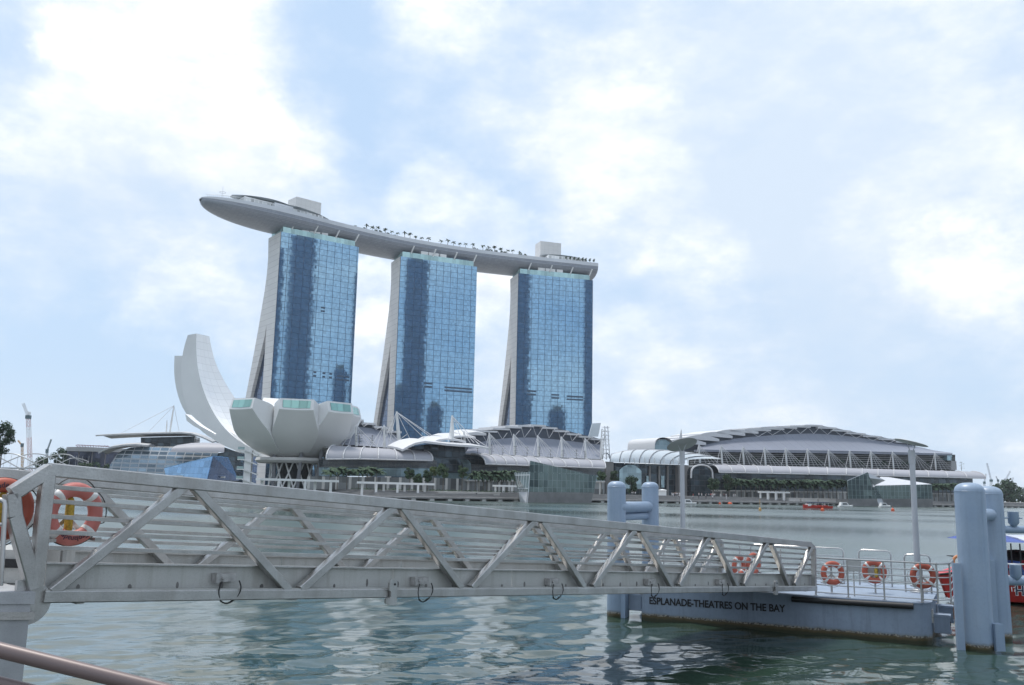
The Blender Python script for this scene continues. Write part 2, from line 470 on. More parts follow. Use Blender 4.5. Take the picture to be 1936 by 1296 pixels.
for i in range(len(l0) - 1):
    # boardwalk slab over a dark undercroft, then three broad steps up to the land
    a, b = l0[i], l0[i + 1]
    A = [P3(a, .75), P3(a, 1.35), P3(l1[i], 1.354), P3(l1[i], .75)]
    B = [P3(b, .75), P3(b, 1.35), P3(l1[i + 1], 1.354), P3(l1[i + 1], .75)]
    mb.loft([A, B])
structure(mb.build("boardwalk", m_steps))
mb = MB()
for i in range(len(l0) - 1):
    s0 = [P3(l1[i], 0.0)]; s1 = [P3(l1[i + 1], 0.0)]
    for k in range(5):
        z = 1.36 + (LAND_Z + .004 - 1.36) * (k + 1) / 5
        for z_, f_ in ((1.36 + (LAND_Z - 1.36) * k / 5, k / 5), (z, k / 5)):
            s0.append(P3(l1[i].lerp(l3[i], f_), z_)); s1.append(P3(l1[i + 1].lerp(l3[i + 1], f_), z_))
    s0.append(P3(l3[i], LAND_Z + .004)); s1.append(P3(l3[i + 1], LAND_Z + .004)); s0.append(P3(l3[i], 0)); s1.append(P3(l3[i + 1], 0))
    mb.loft([s0, s1])
structure(mb.build("promenade_steps", m_quay))
# stub piers carrying the boardwalk
mb = MB()
for i in range(3, 10):
    a, b = l0[i], l0[i + 1]; n = int((b - a).length / 8)
    d = (b - a).normalized(); nn = V((-d.y, d.x))
    for k in range(n):
        p = a.lerp(b, (k + .5) / n) + nn * 0.9
        mb.box((p.x, p.y, .25), (d.x * 1.0, d.y * 1.0, 0), (nn.x * .7, nn.y * .7, 0), (0, 0, .5))
structure(mb.build("quay_piers", m_conc))
# the camera's own quay
m_gran = mat("granite", (0.42, 0.425, 0.44), 0.6, var=.1, scale=2, col2=(.27, .28, .295), bump=.1, bscale=60, grain=.5, gscale=70)
mb = MB(); mb.abox(-40, 40, -30, 1.2, -1, 2.4)
structure(mb.build("quay", m_quay))

# ------------------------------------------------------------------ three hotel towers
m_end = mat("tower_end_panel", (0.50, 0.48, 0.46), 0.55, var=.06, scale=.05)
m_end_g = grid_mat("tower_end_cladding", (0.68, .665, .645), (.47, .455, .44), (6.0, 4.3), (.0, .25), metal=0, rough=.55, tilt=0, var=.05)
m_fac = grid_mat("tower_glass", (0.26, 0.425, 0.565), (0.02, 0.05, 0.11), (6.2, 4.4), (.34, .24), metal=.92, rough=.04, tilt=.0017, minor=(1.55, 2.2), var=.16)
m_atr = grid_mat("atrium_glass", (0.035, 0.075, 0.16), (0.02, 0.04, 0.08), (4.0, 4.4), (.35, .35), metal=.8, rough=.1, tilt=.01, minor=(4, 4.4))
m_par = grid_mat("parapet_glass", (0.42, 0.62, 0.62), (.3, .42, .42), (3.1, 8.0), (.2, .1), metal=.4, rough=.15, tilt=.004)
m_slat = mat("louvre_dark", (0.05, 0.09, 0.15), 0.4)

TOP = 188.0
TW = [((531, 438.5), (678, 467.7)), ((757, 485), (901.6, 505)), ((979.7, 517), (1120.7, 530.5))]
OUT = [(188, 23.5), (172, 21.5), (160, 22.0), (148, 24), (135, 27.5), (115, 33), (90, 41), (60, 51), (30, 61), (0, 70)]
def s_out(z):
    for (z1, a), (z0, b) in zip(OUT, OUT[1:]):
        if z0 <= z <= z1: return lerp(b, a, (z - z0) / (z1 - z0))
    return OUT[-1][1]
TOWERS = []
TLAB = ["glass hotel tower behind the lotus museum, under the overhanging bow of the roof deck",
        "middle glass hotel tower under the roof deck, dark reflection on its left third",
        "glass hotel tower farthest to the right, under the square end of the roof deck"]
for ti, (tl, tr) in enumerate(TW):
    A = at_z(*tl, TOP); B = at_z(*tr, TOP)
    u = (B - A); u.z = 0; wid = u.length; u.normalize(); bk = V((-u.y, u.x, 0))
    A0 = V((A.x, A.y, 0)); TOWERS.append((A0, u, bk, wid))
    root = thing("hotel_tower", TLAB[ti], "hotel tower", A0 + u * wid / 2 + bk * 20, "hotel towers carrying the roof deck")
    def pt(x, s, z): return A0 + u * x + bk * s + V((0, 0, z))
    # glazed bay front, subdivided so that it can bow very slightly
    mb = MB(); nx = 12
    for i in range(nx):
        x0, x1 = wid * i / nx, wid * (i + 1) / nx
        mb.quad(pt(x0, -.4, 0), pt(x1, -.4, 0), pt(x1, -.4, TOP), pt(x0, -.4, TOP), [(x0, 0), (x1, 0), (x1, TOP), (x0, TOP)])
    mb.quad(pt(0, -.4, TOP), pt(wid, -.4, TOP), pt(wid, 0, TOP), pt(0, 0, TOP), [(0, 0), (0, 0), (0, 0), (0, 0)])
    mb.build("glass_facade", m_fac, root)
    # front slab
    mb = MB()
    th = 15.5
    mb.hexa([pt(0, 0, 0), pt(wid, 0, 0), pt(wid, th, 0), pt(0, th, 0)], [pt(0, 0, TOP), pt(wid, 0, TOP), pt(wid, th, TOP), pt(0, th, TOP)])
    for fi, f in enumerate(mb.f):
        mb.uv[fi] = [((mb.v[i] - A0).dot(bk) + (mb.v[i] - A0).dot(u), mb.v[i].z) for i in f]
    mb.build("front_slab", m_end_g, root)
    # splayed rear slab: curved, meets the front slab high up
    mb = MB(); rings = []
    zs = [188, 172, 160, 148, 135, 122, 112, 100, 90, 75, 60, 45, 30, 15, 0]
    for z in zs:
        so = s_out(z)
        if z > 118: si = th - .01
        else: si = max(th - .01, so - lerp(16.4, 9.5, min(1, (118 - z) / 50)))
        rings.append([pt(.15, si, z - .003 * (z == 188)), pt(wid - .15, si, z - .003 * (z == 188)), pt(wid - .15, so, z), pt(.15, so, z)])
    mb.loft(rings)
    for fi, f in enumerate(mb.f):
        mb.uv[fi] = [((mb.v[i] - A0).dot(bk) + (mb.v[i] - A0).dot(u), mb.v[i].z) for i in f]
    mb.build("rear_slab", m_end_g, root)
    # glass atrium between the legs
    zz = [z for z in zs if z <= 122]
    for x in (2.5, wid - 2.5):
        mb = MB()
        for z1, z0 in zip(zz, zz[1:]):
            def si_(z): return max(th, s_out(z) - lerp(16.4, 9.5, min(1, max(0, (118 - z)) / 50)) + .5)
            q = [pt(x, th - .2, z0), pt(x, si_(z0), z0), pt(x, si_(z1), z1), pt(x, th - .2, z1)]
            mb.quad(*q, [((p - A0).dot(bk), p.z) for p in q])
        mb.build("atrium_glazing", m_atr, root)
    # set back crown with a pale green glass parapet
    mb = MB()
    c = [pt(2.0, 1.2, TOP), pt(wid - 2.5, 1.2, TOP), pt(wid - 2.5, 22, TOP), pt(2.0, 22, TOP)]
    cc = [p + V((0, 0, 4.6)) for p in c]
    for i in range(4):
        j = (i + 1) % 4; l = (c[j] - c[i]).length
        mb.quad(c[i], c[j], cc[j], cc[i], [(0, 0.2), (l, .2), (l, 4.8), (0, 4.8)])
    mb.build("parapet", m_par, root)
    mb = MB()
    mb.hexa([p + bk * .0 + V((0, 0, .0)) for p in (pt(5, 6, TOP), pt(wid - 5, 6, TOP), pt(wid - 5, 20, TOP), pt(5, 20, TOP))], [p for p in (pt(5, 6, TOP + 9), pt(wid - 5, 6, TOP + 9), pt(wid - 5, 20, TOP + 9), pt(5, 20, TOP + 9))])
    mb.build("crown_storey", m_slat, root)
    mb = MB()
    for x0, x1 in ((wid * .27, wid * .36), (wid * .37, wid * .5), (wid * .52, wid * .6)):
        mb.hexa([pt(x0, 1.6, TOP + 3.5), pt(x1, 1.6, TOP + 3.5), pt(x1, 5, TOP + 3.5), pt(x0, 5, TOP + 3.5)], [pt(x0, 1.6, TOP + 7.2), pt(x1, 1.6, TOP + 7.2), pt(x1, 5, TOP + 7.2), pt(x0, 5, TOP + 7.2)])
    mb.build("plant_room", m_white, root)
    for fx in (.14, .42, .7, .96):
        mb = MB(); mb.beam(pt(wid * fx, 1.4, TOP + 4), pt(wid * fx + 1.2, -2.2, TOP + 9.5), .8, .8)
        mb.build("strut", m_white, root)
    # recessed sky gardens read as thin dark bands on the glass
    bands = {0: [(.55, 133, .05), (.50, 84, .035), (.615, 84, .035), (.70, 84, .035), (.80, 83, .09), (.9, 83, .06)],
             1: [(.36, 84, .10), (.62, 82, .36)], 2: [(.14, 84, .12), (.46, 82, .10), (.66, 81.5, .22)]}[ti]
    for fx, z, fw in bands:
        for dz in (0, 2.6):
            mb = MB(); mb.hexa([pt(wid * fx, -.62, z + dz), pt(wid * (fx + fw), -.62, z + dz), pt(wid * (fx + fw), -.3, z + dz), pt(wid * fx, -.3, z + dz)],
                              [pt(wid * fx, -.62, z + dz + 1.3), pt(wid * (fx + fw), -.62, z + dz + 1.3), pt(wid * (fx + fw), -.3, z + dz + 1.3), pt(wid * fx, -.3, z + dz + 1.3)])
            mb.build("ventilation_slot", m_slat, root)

# ------------------------------------------------------------------ the long boat shaped roof deck
DECK = 204.0
m_hull = grid_mat("deck_hull_cladding", (0.30, 0.32, 0.36), (0.22, 0.24, 0.28), (3.0, 1.6), (.12, .28), metal=.35, rough=.38, tilt=.004, minor=(3, 1.6), var=.08)
m_fascia = mat("deck_fascia", (0.62, .64, .67), 0.4, var=.05, scale=.05)
edge_px = [(575, 404), (683, 431), (781, 452), (890, 470), (1000, 484), (1066, 491), (1131, 498)]
front = [at_z(px, py, DECK) for px, py in edge_px]
HW = 19.0
def perp(i, pts):
    a = pts[max(i - 1, 0)]; b = pts[min(i + 1, len(pts) - 1)]; d = b - a; d.z = 0; d.normalize(); return V((-d.y, d.x, 0))
cen = [p + perp(i, front) * HW for i, p in enumerate(front)]
tip = at_z(378, 374, DECK)
# centre line: quadratic run from the tip into the known part
d0 = (cen[1] - cen[0]).normalized()
ctrl = cen[0] - d0 * ((cen[0] - tip).length * .5)
path = []
for k in range(24):
    t_ = k / 24
    path.append((tip * (1 - t_) ** 2 + ctrl * 2 * t_ * (1 - t_) + cen[0] * t_ ** 2, t_))
def cr(p0, p1, p2, p3, t_):
    return 0.5 * ((2 * p1) + (p2 - p0) * t_ + (2 * p0 - 5 * p1 + 4 * p2 - p3) * t_ ** 2 + (3 * p1 - p0 - 3 * p2 + p3) * t_ ** 3)
for i in range(len(cen) - 1):
    p0 = cen[i - 1] if i else cen[0] * 2 - cen[1]; p3 = cen[i + 2] if i + 2 < len(cen) else cen[-1] * 2 - cen[-2]
    for k in range(8): path.append((cr(p0, cen[i], cen[i + 1], p3, k / 8), 1.0))
path.append((cen[-1], 1.0))
CL = [p for p, _ in path]
def deck_frame(s):
    """s in 0..1 along the deck: centre point, along, across (away from the camera), half width"""
    x = s * (len(CL) - 1); i = min(int(x), len(CL) - 2); f = x - i
    a = (CL[min(i + 2, len(CL) - 1)] - CL[max(i - 1, 0)]); a.z = 0; a.normalize()
    tt = lerp(path[i][1], path[i + 1][1], f)
    hw = HW * (1 - (1 - min(1, tt / .92)) ** 2.2) ** 0.5
    return CL[i].lerp(CL[i + 1], f), a, V((-a.y, a.x, 0)), max(hw, .3)
root = thing("roof_deck", "long curved boat shaped roof deck bridging the tops of the three glass towers", "roof deck", cen[1] + V((0, 0, -10)))
NS = 90; rings = []; acc = 0; prev = None; us = []
for k in range(NS + 1):
    s = k / NS
    if k == 0: s = .002
    c, a, b, hw = deck_frame(s)
    if prev is not None: acc += (c - prev).length
    prev = c; us.append(acc)
    dep = 10.8 * min(1, (hw / HW)) ** .75
    if s > .985: dep *= .93
    ring_ = []
    for q in range(17):
        th_ = math.pi * q / 16
        x = -math.cos(th_) * hw
        z = -2.6 * min(1, hw / HW) - dep * (math.sin(th_) ** .8)
        ring_.append(c + b * x + V((0, 0, z)))
    rings.append(ring_)
mb = MB()
for i in range(NS):
    for q in range(16):
        mb.quad(rings[i][q], rings[i + 1][q], rings[i + 1][q + 1], rings[i][q + 1],
                [(us[i], q * 3), (us[i + 1], q * 3), (us[i + 1], q * 3 + 3), (us[i], q * 3 + 3)])
mb.poly(rings[-1])
hull = mb.build("hull", m_hull, root, smooth=50)
mb = MB(); r2 = []
for k in range(NS + 1):
    c, a, b, hw = deck_frame(max(.002, k / NS)); hh = 2.6 * min(1, hw / HW)
    hw2 = hw + .25
    r2.append([c - b * hw2 + V((0, 0, -hh - .3)), c - b * hw2, c + b * hw2, c + b * hw2 + V((0, 0, -hh - .3))])
mb.loft(r2)
mb.build("deck_edge", m_fascia, root)
# thin glass balustrade posts
mb = MB(); m_rail = mat("deck_rail", (.55, .58, .6), .4)
for k in range(3, 66):
    c, a, b, hw = deck_frame(k / 190)
    p = c - b * (hw - .4); mb.beam(p, p + V((0, 0, 1.9)), .16, .16)
    p = c + b * (hw - .4); mb.beam(p, p + V((0, 0, 1.9)), .16, .16)
for sgn in (-1, 1):
    mb.tube([deck_frame(k / 190)[0] + deck_frame(k / 190)[2] * sgn * (deck_frame(k / 190)[3] - .4) + V((0, 0, 1.8)) for k in range(2, 66)], .13, 4)
mb.build("balustrade", m_rail, root)
# lens shaped canopies, restaurant, lift cores
m_can = mat("canopy_grey", (0.33, .37, .39), .45, var=.1, scale=.1)
m_rest = grid_mat("restaurant_glazing", (0.55, .56, .55), (.75, .75, .74), (3.0, 4.0), (.8, .6), metal=.3, rough=.3, tilt=0, var=.5)
def lens(s0, s1, wfrac, z, th_, name, mt, xo=0.0):
    mb = MB(); rr = []
    for k in range(21):
        f = k / 20; s = lerp(s0, s1, f); c, a, b, hw = deck_frame(s); w = wfrac * HW * math.sin(math.pi * (f * .94 + .03)) ** .6
        zz_ = z(f) if callable(z) else z
        rr.append([c + b * (xo + w * math.cos(2 * math.pi * q / 12)) + V((0, 0, zz_ + th_ * (math.sin(2 * math.pi * q / 12)) * math.sin(math.pi * (f * .9 + .05)))) for q in range(12)])
    mb.loft(rr); return mb.build(name, mt, root, smooth=True)
lens(.10, .345, .62, lambda f: 6.3 - 1.2 * abs(f - .5), 1.1, "canopy", m_can, -3)
lens(.245, .395, .66, lambda f: 5.2 - 1.5 * f, 1.0, "canopy", m_can, -5)
lens(.83, .985, .55, lambda f: 6.0 - 1.2 * f, .9, "canopy", m_can, -3)
def ring_wall(s0, s1, x0, x1, z0, z1, name, mt, step=.01):
    mb = MB(); n = max(2, int((s1 - s0) / step)); L_ = []
    for k in range(n + 1):
        c, a, b, hw = deck_frame(lerp(s0, s1, k / n)); L_.append((c, b))
    for (c, b), (c2, b2) in zip(L_, L_[1:]):
        l = (c2 - c).length
        q = [c + b * x0, c2 + b2 * x0, c2 + b2 * x1, c + b * x1]
        lo = [p + V((0, 0, z0)) for p in q]; hi = [p + V((0, 0, z1)) for p in q]
        mb.hexa(lo, hi)
    for fi, f in enumerate(mb.f): mb.uv[fi] = [((mb.v[i] - L_[0][0]).dot(V((.85, .5, 0))), mb.v[i].z - DECK) for i in f]
    return mb.build(name, mt, root)
ring_wall(.13, .31, -12, 4, 0.01, 4.6, "restaurant", m_rest)
ring_wall(.23, .30, -15.5, -11, 0.01, 4.2, "restaurant", m_fascia)
ring_wall(.30, .375, -14, 2, .01, 3.4, "restaurant", m_rest)
ring_wall(.845, .965, -13, 3, .01, 4.4, "restaurant", m_rest)
m_core = grid_mat("lift_core_cladding", (0.66, .64, .62), (.5, .49, .47), (4.0, 4.0), (.12, .12), metal=0, rough=.6, tilt=0, var=.04)
def core(px0, px1, pxc, ytop, ybot):
    """lift overrun: corner column pxc between the end face and the long face"""
    c0 = at_z(pxc, ybot, DECK + 1); s_best = min(range(200), key=lambda k: abs((deck_frame(k / 199)[0] - c0).length))
    c, a, b, hw = deck_frame(s_best / 199)
    d_ = V((c.x, c.y, 0)) - b * 2
    pz = on_plane(pxc, ytop, (d_.x, d_.y), (a.x, a.y)); K = V((pz.x, pz.y, 0))
    Rr = on_plane(px1, ytop + 6, (K.x, K.y), (a.x, a.y)); Rr = V((Rr.x, Rr.y, 0))
    zt = pz.z; bd = b * 13
    q = [K, Rr, Rr + bd, K + bd]
    mb = MB(); mb.hexa([p + V((0, 0, DECK + .02)) for p in q], [p + V((0, 0, zt)) for p in q])
    for fi, f in enumerate(mb.f): mb.uv[fi] = [((mb.v[i] - K).dot(a + b), mb.v[i].z - DECK) for i in f]
    mb.build("lift_overrun", m_core, root)
core(548, 608, 561, 372, 400)
core(1013, 1061, 1022, 456, 480)
# halo mast near the bow
c, a, b, hw = deck_frame(.045)
pm = at_z(420, 376, DECK)
mb = MB(); mb.tube([pm, pm + V((0, 0, 9))], .12, 5)
mb.tube([pm + V((2.1 * math.cos(q * math.pi / 10), 2.1 * math.sin(q * math.pi / 10), 4.6)) for q in range(21)], .16, 5)
mb.build("halo_mast", m_rail, root)
DECK_ROOT = root
# ------------------------------------------------------------------ lotus shaped museum
m_lotus = mat("lotus_white", (0.76, 0.76, 0.755), 0.5, var=.05, scale=.06)
m_lotus_in = grid_mat("lotus_inner_panels", (0.88, .88, .88), (.70, .70, .70), (3.4, 3.4), (.1, .16), metal=0, rough=.45, tilt=.003, var=.03)  # paler than the shell: the inner faces' stronger light is put into the colour
m_sky_win = grid_mat("skylight_glass", (0.30, .52, .47), (.10, .2, .19), (3.3, 9), (.22, .0), metal=.45, rough=.12, tilt=.01, var=.2)
m_leg = mat("dark_column", (0.17, .175, .19), .6)
MC = at_y(556, 905, 385); MC.z = 0
museum = thing("lotus_museum", "white lotus shaped museum with upturned petals on the left waterfront", "museum", MC)
def bez(P, t):
    a = [(1 - t) ** 3, 3 * t * (1 - t) ** 2, 3 * t * t * (1 - t), t ** 3]
    return sum(a[i] * P[i][0] for i in range(4)), sum(a[i] * P[i][1] for i in range(4))
def petal(phi, O, I, wc, we, window, neigh=20.0, n=18):
    ph = math.radians(phi); r = V((math.cos(ph), math.sin(ph), 0)); t = V((-r.y, r.x, 0)); up = V((0, 0, 1))
    rings = []; tops = []
    for k in range(n + 1):
        f = k / n
        f2 = f
        ro, zo = bez(O, f2); ri, zi = bez(I, f2)
        def hw(rho):
            c = rho * math.tan(math.radians(neigh)) * .995
            e = lerp(wc, we, max(0, min(1, (f - .77) / .23)))
            return max(.25, min(c, e))
        wo_, wi_ = hw(ro), hw(ri) * (.985 if window else .97)
        o_ = MC + r * ro + up * zo; i_ = MC + r * ri + up * zi
        ny = (o_ - i_).normalized()
        bulge = .04 * wo_ if window else .14 * wo_
        ring_ = [i_ + t * wi_, i_ + t * wi_ * .0 + ny * (.0 if window else .35), i_ - t * wi_]
        for q in range(7):
            x = -1 + 2 * q / 6
            ring_.append(o_ + t * wo_ * x + ny * bulge * (1 - x * x))
        rings.append(ring_); tops.append((ring_[0], ring_[1], ring_[2], f))
    mb = MB(); mb.loft(rings)
    pet = mb.build("petal", m_lotus, museum, smooth=30)
    # panelled inner face lies just above the shell
    mb = MB(); acc = 0
    for (a, c, b, f), (a2, c2, b2, f2) in zip(tops, tops[1:]):
        nrm = (a2 - a).cross(b - a).normalized() * -.05
        if nrm.dot(MC + up * 60 - a) < 0: nrm = -nrm
        l = (a2 - a).length
        for p, q, p2, q2 in ((a, c, a2, c2), (c, b, c2, b2)):
            w1, w2 = (p - q).length, (p2 - q2).length
            mb.quad(p + nrm, p2 + nrm, q2 + nrm, q + nrm, [(0, acc), (0, acc + l), (w2, acc + l), (w1, acc)])
        acc += l
    mb.build("inner_face", m_lotus_in, museum)
    if window:
        e = rings[-1]; tl, tr, bl, br = e[2], e[0], e[3], e[9]
        nn = (tr - tl).cross(bl - tl).normalized()
        if nn.dot(r) < 0: nn = -nn
        c = (tl + tr + bl + br) / 4; mid = e[6]
        def ins(p, k, kz): return c + (p - c) * k + nn * .08
        hx, hy = (tr - tl) / 2, (tl - bl) / 2
        hx = hx * .84; hy = hy * .70
        P = [c - hx + hy + nn * .12, c + hx + hy + nn * .12, c + hx * .97 - hy + nn * .12, c - hy * 1.12 + nn * .15, c - hx * .97 - hy + nn * .12]
        mb = MB(); mb.poly(P); W_ = (tr - tl).length; mb.uv[0] = [(0, 4), (W_ * .88, 4), (W_ * .88, 0), (W_ * .44, 0), (0, 0)]
        ROOT[pet.name] = V(MC); mb.build("skylight", m_sky_win, pet)
def shortp(R, z0=34.0, z1=38.3): return [(3, 15.2), (R * .44, 15.2), (R * .735, 20.4), (R, z0)], [(4, 29), (R * .4, 31), (R * .75, 36.2), (R - 1.2, z1)]
for phi, R, wc, we in ((-119, 33, 9.2, 6.2), (-78, 31.5, 9.0, 6.6), (-42, 30, 8.8, 6.2), (-8, 26, 8.4, 5.6)):
    O, I = shortp(R); petal(phi, O, I, wc, we, True, 20.5)
for phi, R, z1 in ((35, 27, 38.3), (72, 28, 38.6), (123, 31, 43.5)):
    O, I = shortp(R, z1 - 4.3, z1); petal(phi, O, I, 8.8, 6, True)
def traced_petal(phi, near, inner_px, outer_px, widths, inner=True):
    """tall petal whose side outline is traced in its own vertical plane; widths: half width from tip to root"""
    ph = math.radians(phi); r = V((math.cos(ph), math.sin(ph), 0)); t = V((-r.y, r.x, 0))
    if t.y > 0: t = -t                                            # t points towards the viewer's side
    def prof(px, off):
        p = MC + t * off; out = []
        for x, y in px:
            q = on_plane(x, y, (p.x, p.y), (r.x, r.y)); out.append(((q - MC).dot(r), q.z))
        return out
    def resample(P, n):
        L_ = [0]
        for a, b in zip(P, P[1:]): L_.append(L_[-1] + math.hypot(b[0] - a[0], b[1] - a[1]))
        out = []
        for k in range(n + 1):
            d = L_[-1] * k / n; i = 0
            while i < len(P) - 2 and L_[i + 1] < d: i += 1
            f = (d - L_[i]) / max(1e-6, L_[i + 1] - L_[i]); out.append((lerp(P[i][0], P[i + 1][0], f), lerp(P[i][1], P[i + 1][1], f)))
        for _ in range(2):
            out = [out[0]] + [tuple((out[i - 1][j] + 2 * out[i][j] + out[i + 1][j]) / 4 for j in (0, 1)) for i in range(1, n)] + [out[-1]]
        return out
    n = 26; A_ = resample(prof(inner_px, near), n); B_ = resample(prof(outer_px, near), n)
    rings = []; strips = []
    for k in range(n + 1):
        f = k / n; x = f * (len(widths) - 1); i = min(int(x), len(widths) - 2); w = lerp(widths[i], widths[i + 1], x - i)
        i_ = MC + t * (near - w) + r * A_[k][0] + V((0, 0, A_[k][1])); o_ = MC + t * (near - w) + r * B_[k][0] + V((0, 0, B_[k][1])); ny = (o_ - i_).normalized()
        dip = .30 * w * min(1, f * 2.2)
        rg = [i_ + t * w, i_ + t * w * .45 + ny * dip * .75, i_ + ny * dip, i_ - t * w * .45 + ny * dip * .75, i_ - t * w]
        for q in range(5): y = -1 + q / 2; rg.append(o_ + t * (w * y - (1 - y) * 0 ) + ny * .06 * w * (1 - y * y))
        rings.append(rg); strips.append(rg[:5])
    mb = MB(); mb.loft(rings); mb.build("petal", m_lotus, museum, smooth=30)
    mb = MB(); acc = 0
    for a, b in zip(strips, strips[1:]):
        l = (b[2] - a[2]).length
        for q in range(4):
            nrm = (a[q + 1] - a[q]).cross(b[q] - a[q]).normalized() * .06
            if nrm.dot(MC + V((0, 0, 90)) - a[q]) < 0: nrm = -nrm
            mb.quad(a[q] + nrm, b[q] + nrm, b[q + 1] + nrm, a[q + 1] + nrm, [((q) * 3.4, acc), (q * 3.4, acc + l), (q * 3.4 + 3.3, acc + l), (q * 3.4 + 3.3, acc)])
        acc += l
    mb.build("inner_face", m_lotus_in, museum, smooth=40)
IN5 = [(371, 631), (370, 650), (371, 680), (374, 702), (380, 726), (390, 755), (405, 785), (425, 812), (455, 838), (490, 855), (540, 864)]
OUT5 = [(355, 634), (349, 650), (344, 672), (341, 700), (342, 725), (348, 755), (357, 782), (370, 801), (390, 823), (429, 847), (480, 863), (540, 868)]
traced_petal(155, 5.0, IN5, OUT5, [4.1, 5.8, 8.2, 10.5, 12.5, 13.5, 12.0, 8.0, 3.0])
OUT6 = [(330, 673), (328.5, 690), (329, 715), (334, 742), (343, 770), (362, 797), (384, 819), (429, 846), (483, 866), (540, 869)]
IN6 = [(x + 17 + k * 1.2, y - k * 2.6) for k, (x, y) in enumerate(OUT6)]
traced_petal(172, 8.5, [(350, 783), (362, 794), (378, 806), (404, 820)], [(353, 796), (366, 806), (382, 814), (404, 823)], [2.6, 2.6, 2.2, 1.2])
traced_petal(148, 4.0, IN6, OUT6, [3.6, 5.0, 6.5, 7.5, 8.0, 8.0, 7.0, 5, 2.5])
# leaning columns, lattice drum, glazed base
def mp(px, py, dy): return at_y(px, py, MC.y + dy)
for (x0, y0, x1, y1, dy) in ((520, 856, 517, 909, -12), (571, 856, 563, 910, -14), (609, 856, 598, 911, -11), (618, 855, 606, 912, -7), (590, 874, 584, 907, 8), (548, 862, 543, 905, 10)):
    a = mp(x0, y0 - 6, dy); b = mp(x1, y1, dy); b.z = LAND_Z - .3
    mb = MB(); mb.beam(b, a, 1.25, 1.25); mb.build("column", m_leg, museum)
mb = MB()
for k in range(14):
    a0 = 2 * math.pi * k / 14; R = 10.5
    for s in (-1, 1):
        a1 = a0 + s * 2 * math.pi / 14
        mb.tube([MC + V((R * math.cos(a0), R * math.sin(a0), LAND_Z)), MC + V((R * .95 * math.cos(a1), R * .95 * math.sin(a1), 15.5))], .34, 6)
mb.build("lattice", m_white, museum)
mb = MB(); mb.lathe(MC, [(0.1, LAND_Z + .02), (7.0, LAND_Z + .02), (7.0, 15.0), (.1, 15.0)], 20)
mb.build("base_core", m_dark, museum)
mb = MB(); mb.lathe(MC + V((0, 0, 13.6)), [(6, 0), (15.5, 0), (16.5, 1.0), (16, 2.2), (6, 2.6)], 28)
mb.build("base_ring", m_conc, museum, smooth=True)
# open stair shaft under the tall petals
stair = thing("stair_tower", "white open stair shaft with cantilevered landings below the lotus museum", "stair tower", mp(469, 910, -16) * 1.0)
sx = mp(469, 880, -16)
mb = MB(); mb.abox(sx.x - 1.3, sx.x + 1.5, sx.y - 1.2, sx.y + 1.2, LAND_Z - .2, 18.2); mb.build("shaft", m_white, stair)
m_gl = mat("green_glass", (.30, .42, .42), .15, metal=.3)
for k in range(4):
    z = LAND_Z + .4 + k * 3.9
    mb = MB(); mb.abox(sx.x - 4.0, sx.x - 1.32, sx.y - 1.8, sx.y + 1.0, z + 2.6, z + 2.95)
    mb.beam((sx.x - 1.6, sx.y - 1.5, z + 2.75), (sx.x + 4.4, sx.y - 1.5, z + .75), 1.2, .4)
    ld_ = mb.build("landing", m_white, stair)
    mb = MB(); mb.quad((sx.x - 4.0, sx.y - 1.82, z + 2.95), (sx.x - 1.3, sx.y - 1.82, z + 2.95), (sx.x - 1.3, sx.y - 1.82, z + 4.0), (sx.x - 4.0, sx.y - 1.82, z + 4.0))
    mb.build("glass_guard", m_gl, ld_)

# ------------------------------------------------------------------ shopping halls along the shore
U1 = V((.762, .647, 0)).normalized(); B1 = V((-U1.y, U1.x, 0)); Q1 = V((37, 386, 0))
U2 = V((.871, .492, 0)).normalized(); B2 = V((-U2.y, U2.x, 0)); Q2 = V((113, 510, 0))
def PA(off):
    p = Q1 + B1 * off
    return lambda px, py: on_plane(px, py, (p.x, p.y), (U1.x, U1.y))
def PE(off):
    p = Q2 + B2 * off
    return lambda px, py: on_plane(px, py, (p.x, p.y), (U2.x, U2.y))
m_lens = grid_mat("lens_roof_sheet", (0.235, 0.25, 0.30), (.19, .205, .25), (7.5, 40), (.25, 0), metal=.15, rough=.45, tilt=.0, var=.03)
m_canopy = mat("canopy_membrane", (0.34, 0.34, 0.37), .55, var=.05, scale=.05)
m_rib = mat("canopy_rib", (.64, .64, .65), .5)
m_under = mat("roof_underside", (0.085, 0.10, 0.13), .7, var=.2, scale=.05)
m_plate = mat("roof_plate", (.62, .62, .63), .5, var=.04)
m_glass_d = grid_mat("dark_shopfront", (0.055, .075, .09), (.03, .035, .04), (4.0, 3.0), (.3, .35), metal=.55, rough=.12, tilt=.02, var=.6)
m_glass_l = grid_mat("pale_shopfront", (0.34, .46, .50), (.2, .25, .27), (3.0, 3.0), (.15, .15), metal=.5, rough=.15, tilt=.015, var=.3)
m_shop = grid_mat("lower_shopfront", (0.20, .21, .21), (.56, .55, .52), (6.0, 9.0), (1.3, .2), metal=.2, rough=.3, tilt=.02, var=.6, minor=(3, 3))
m_terr = mat("terrace_grey", (.40, .40, .40), .7)
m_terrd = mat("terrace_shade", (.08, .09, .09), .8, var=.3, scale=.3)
def uvflat(mb, u, o=V((0, 0, 0))):
    for fi, f in enumerate(mb.f): mb.uv[fi] = [((mb.v[i] - o).dot(u), mb.v[i].z) for i in f]
def wall_px(P, pts, depth, bk, name, mt, root, u):
    w = [P(x, y) for x, y in pts]
    mb = MB(); mb.prism(w, bk * depth); uvflat(mb, (u + bk * .37)); return mb.build(name, mt, root)
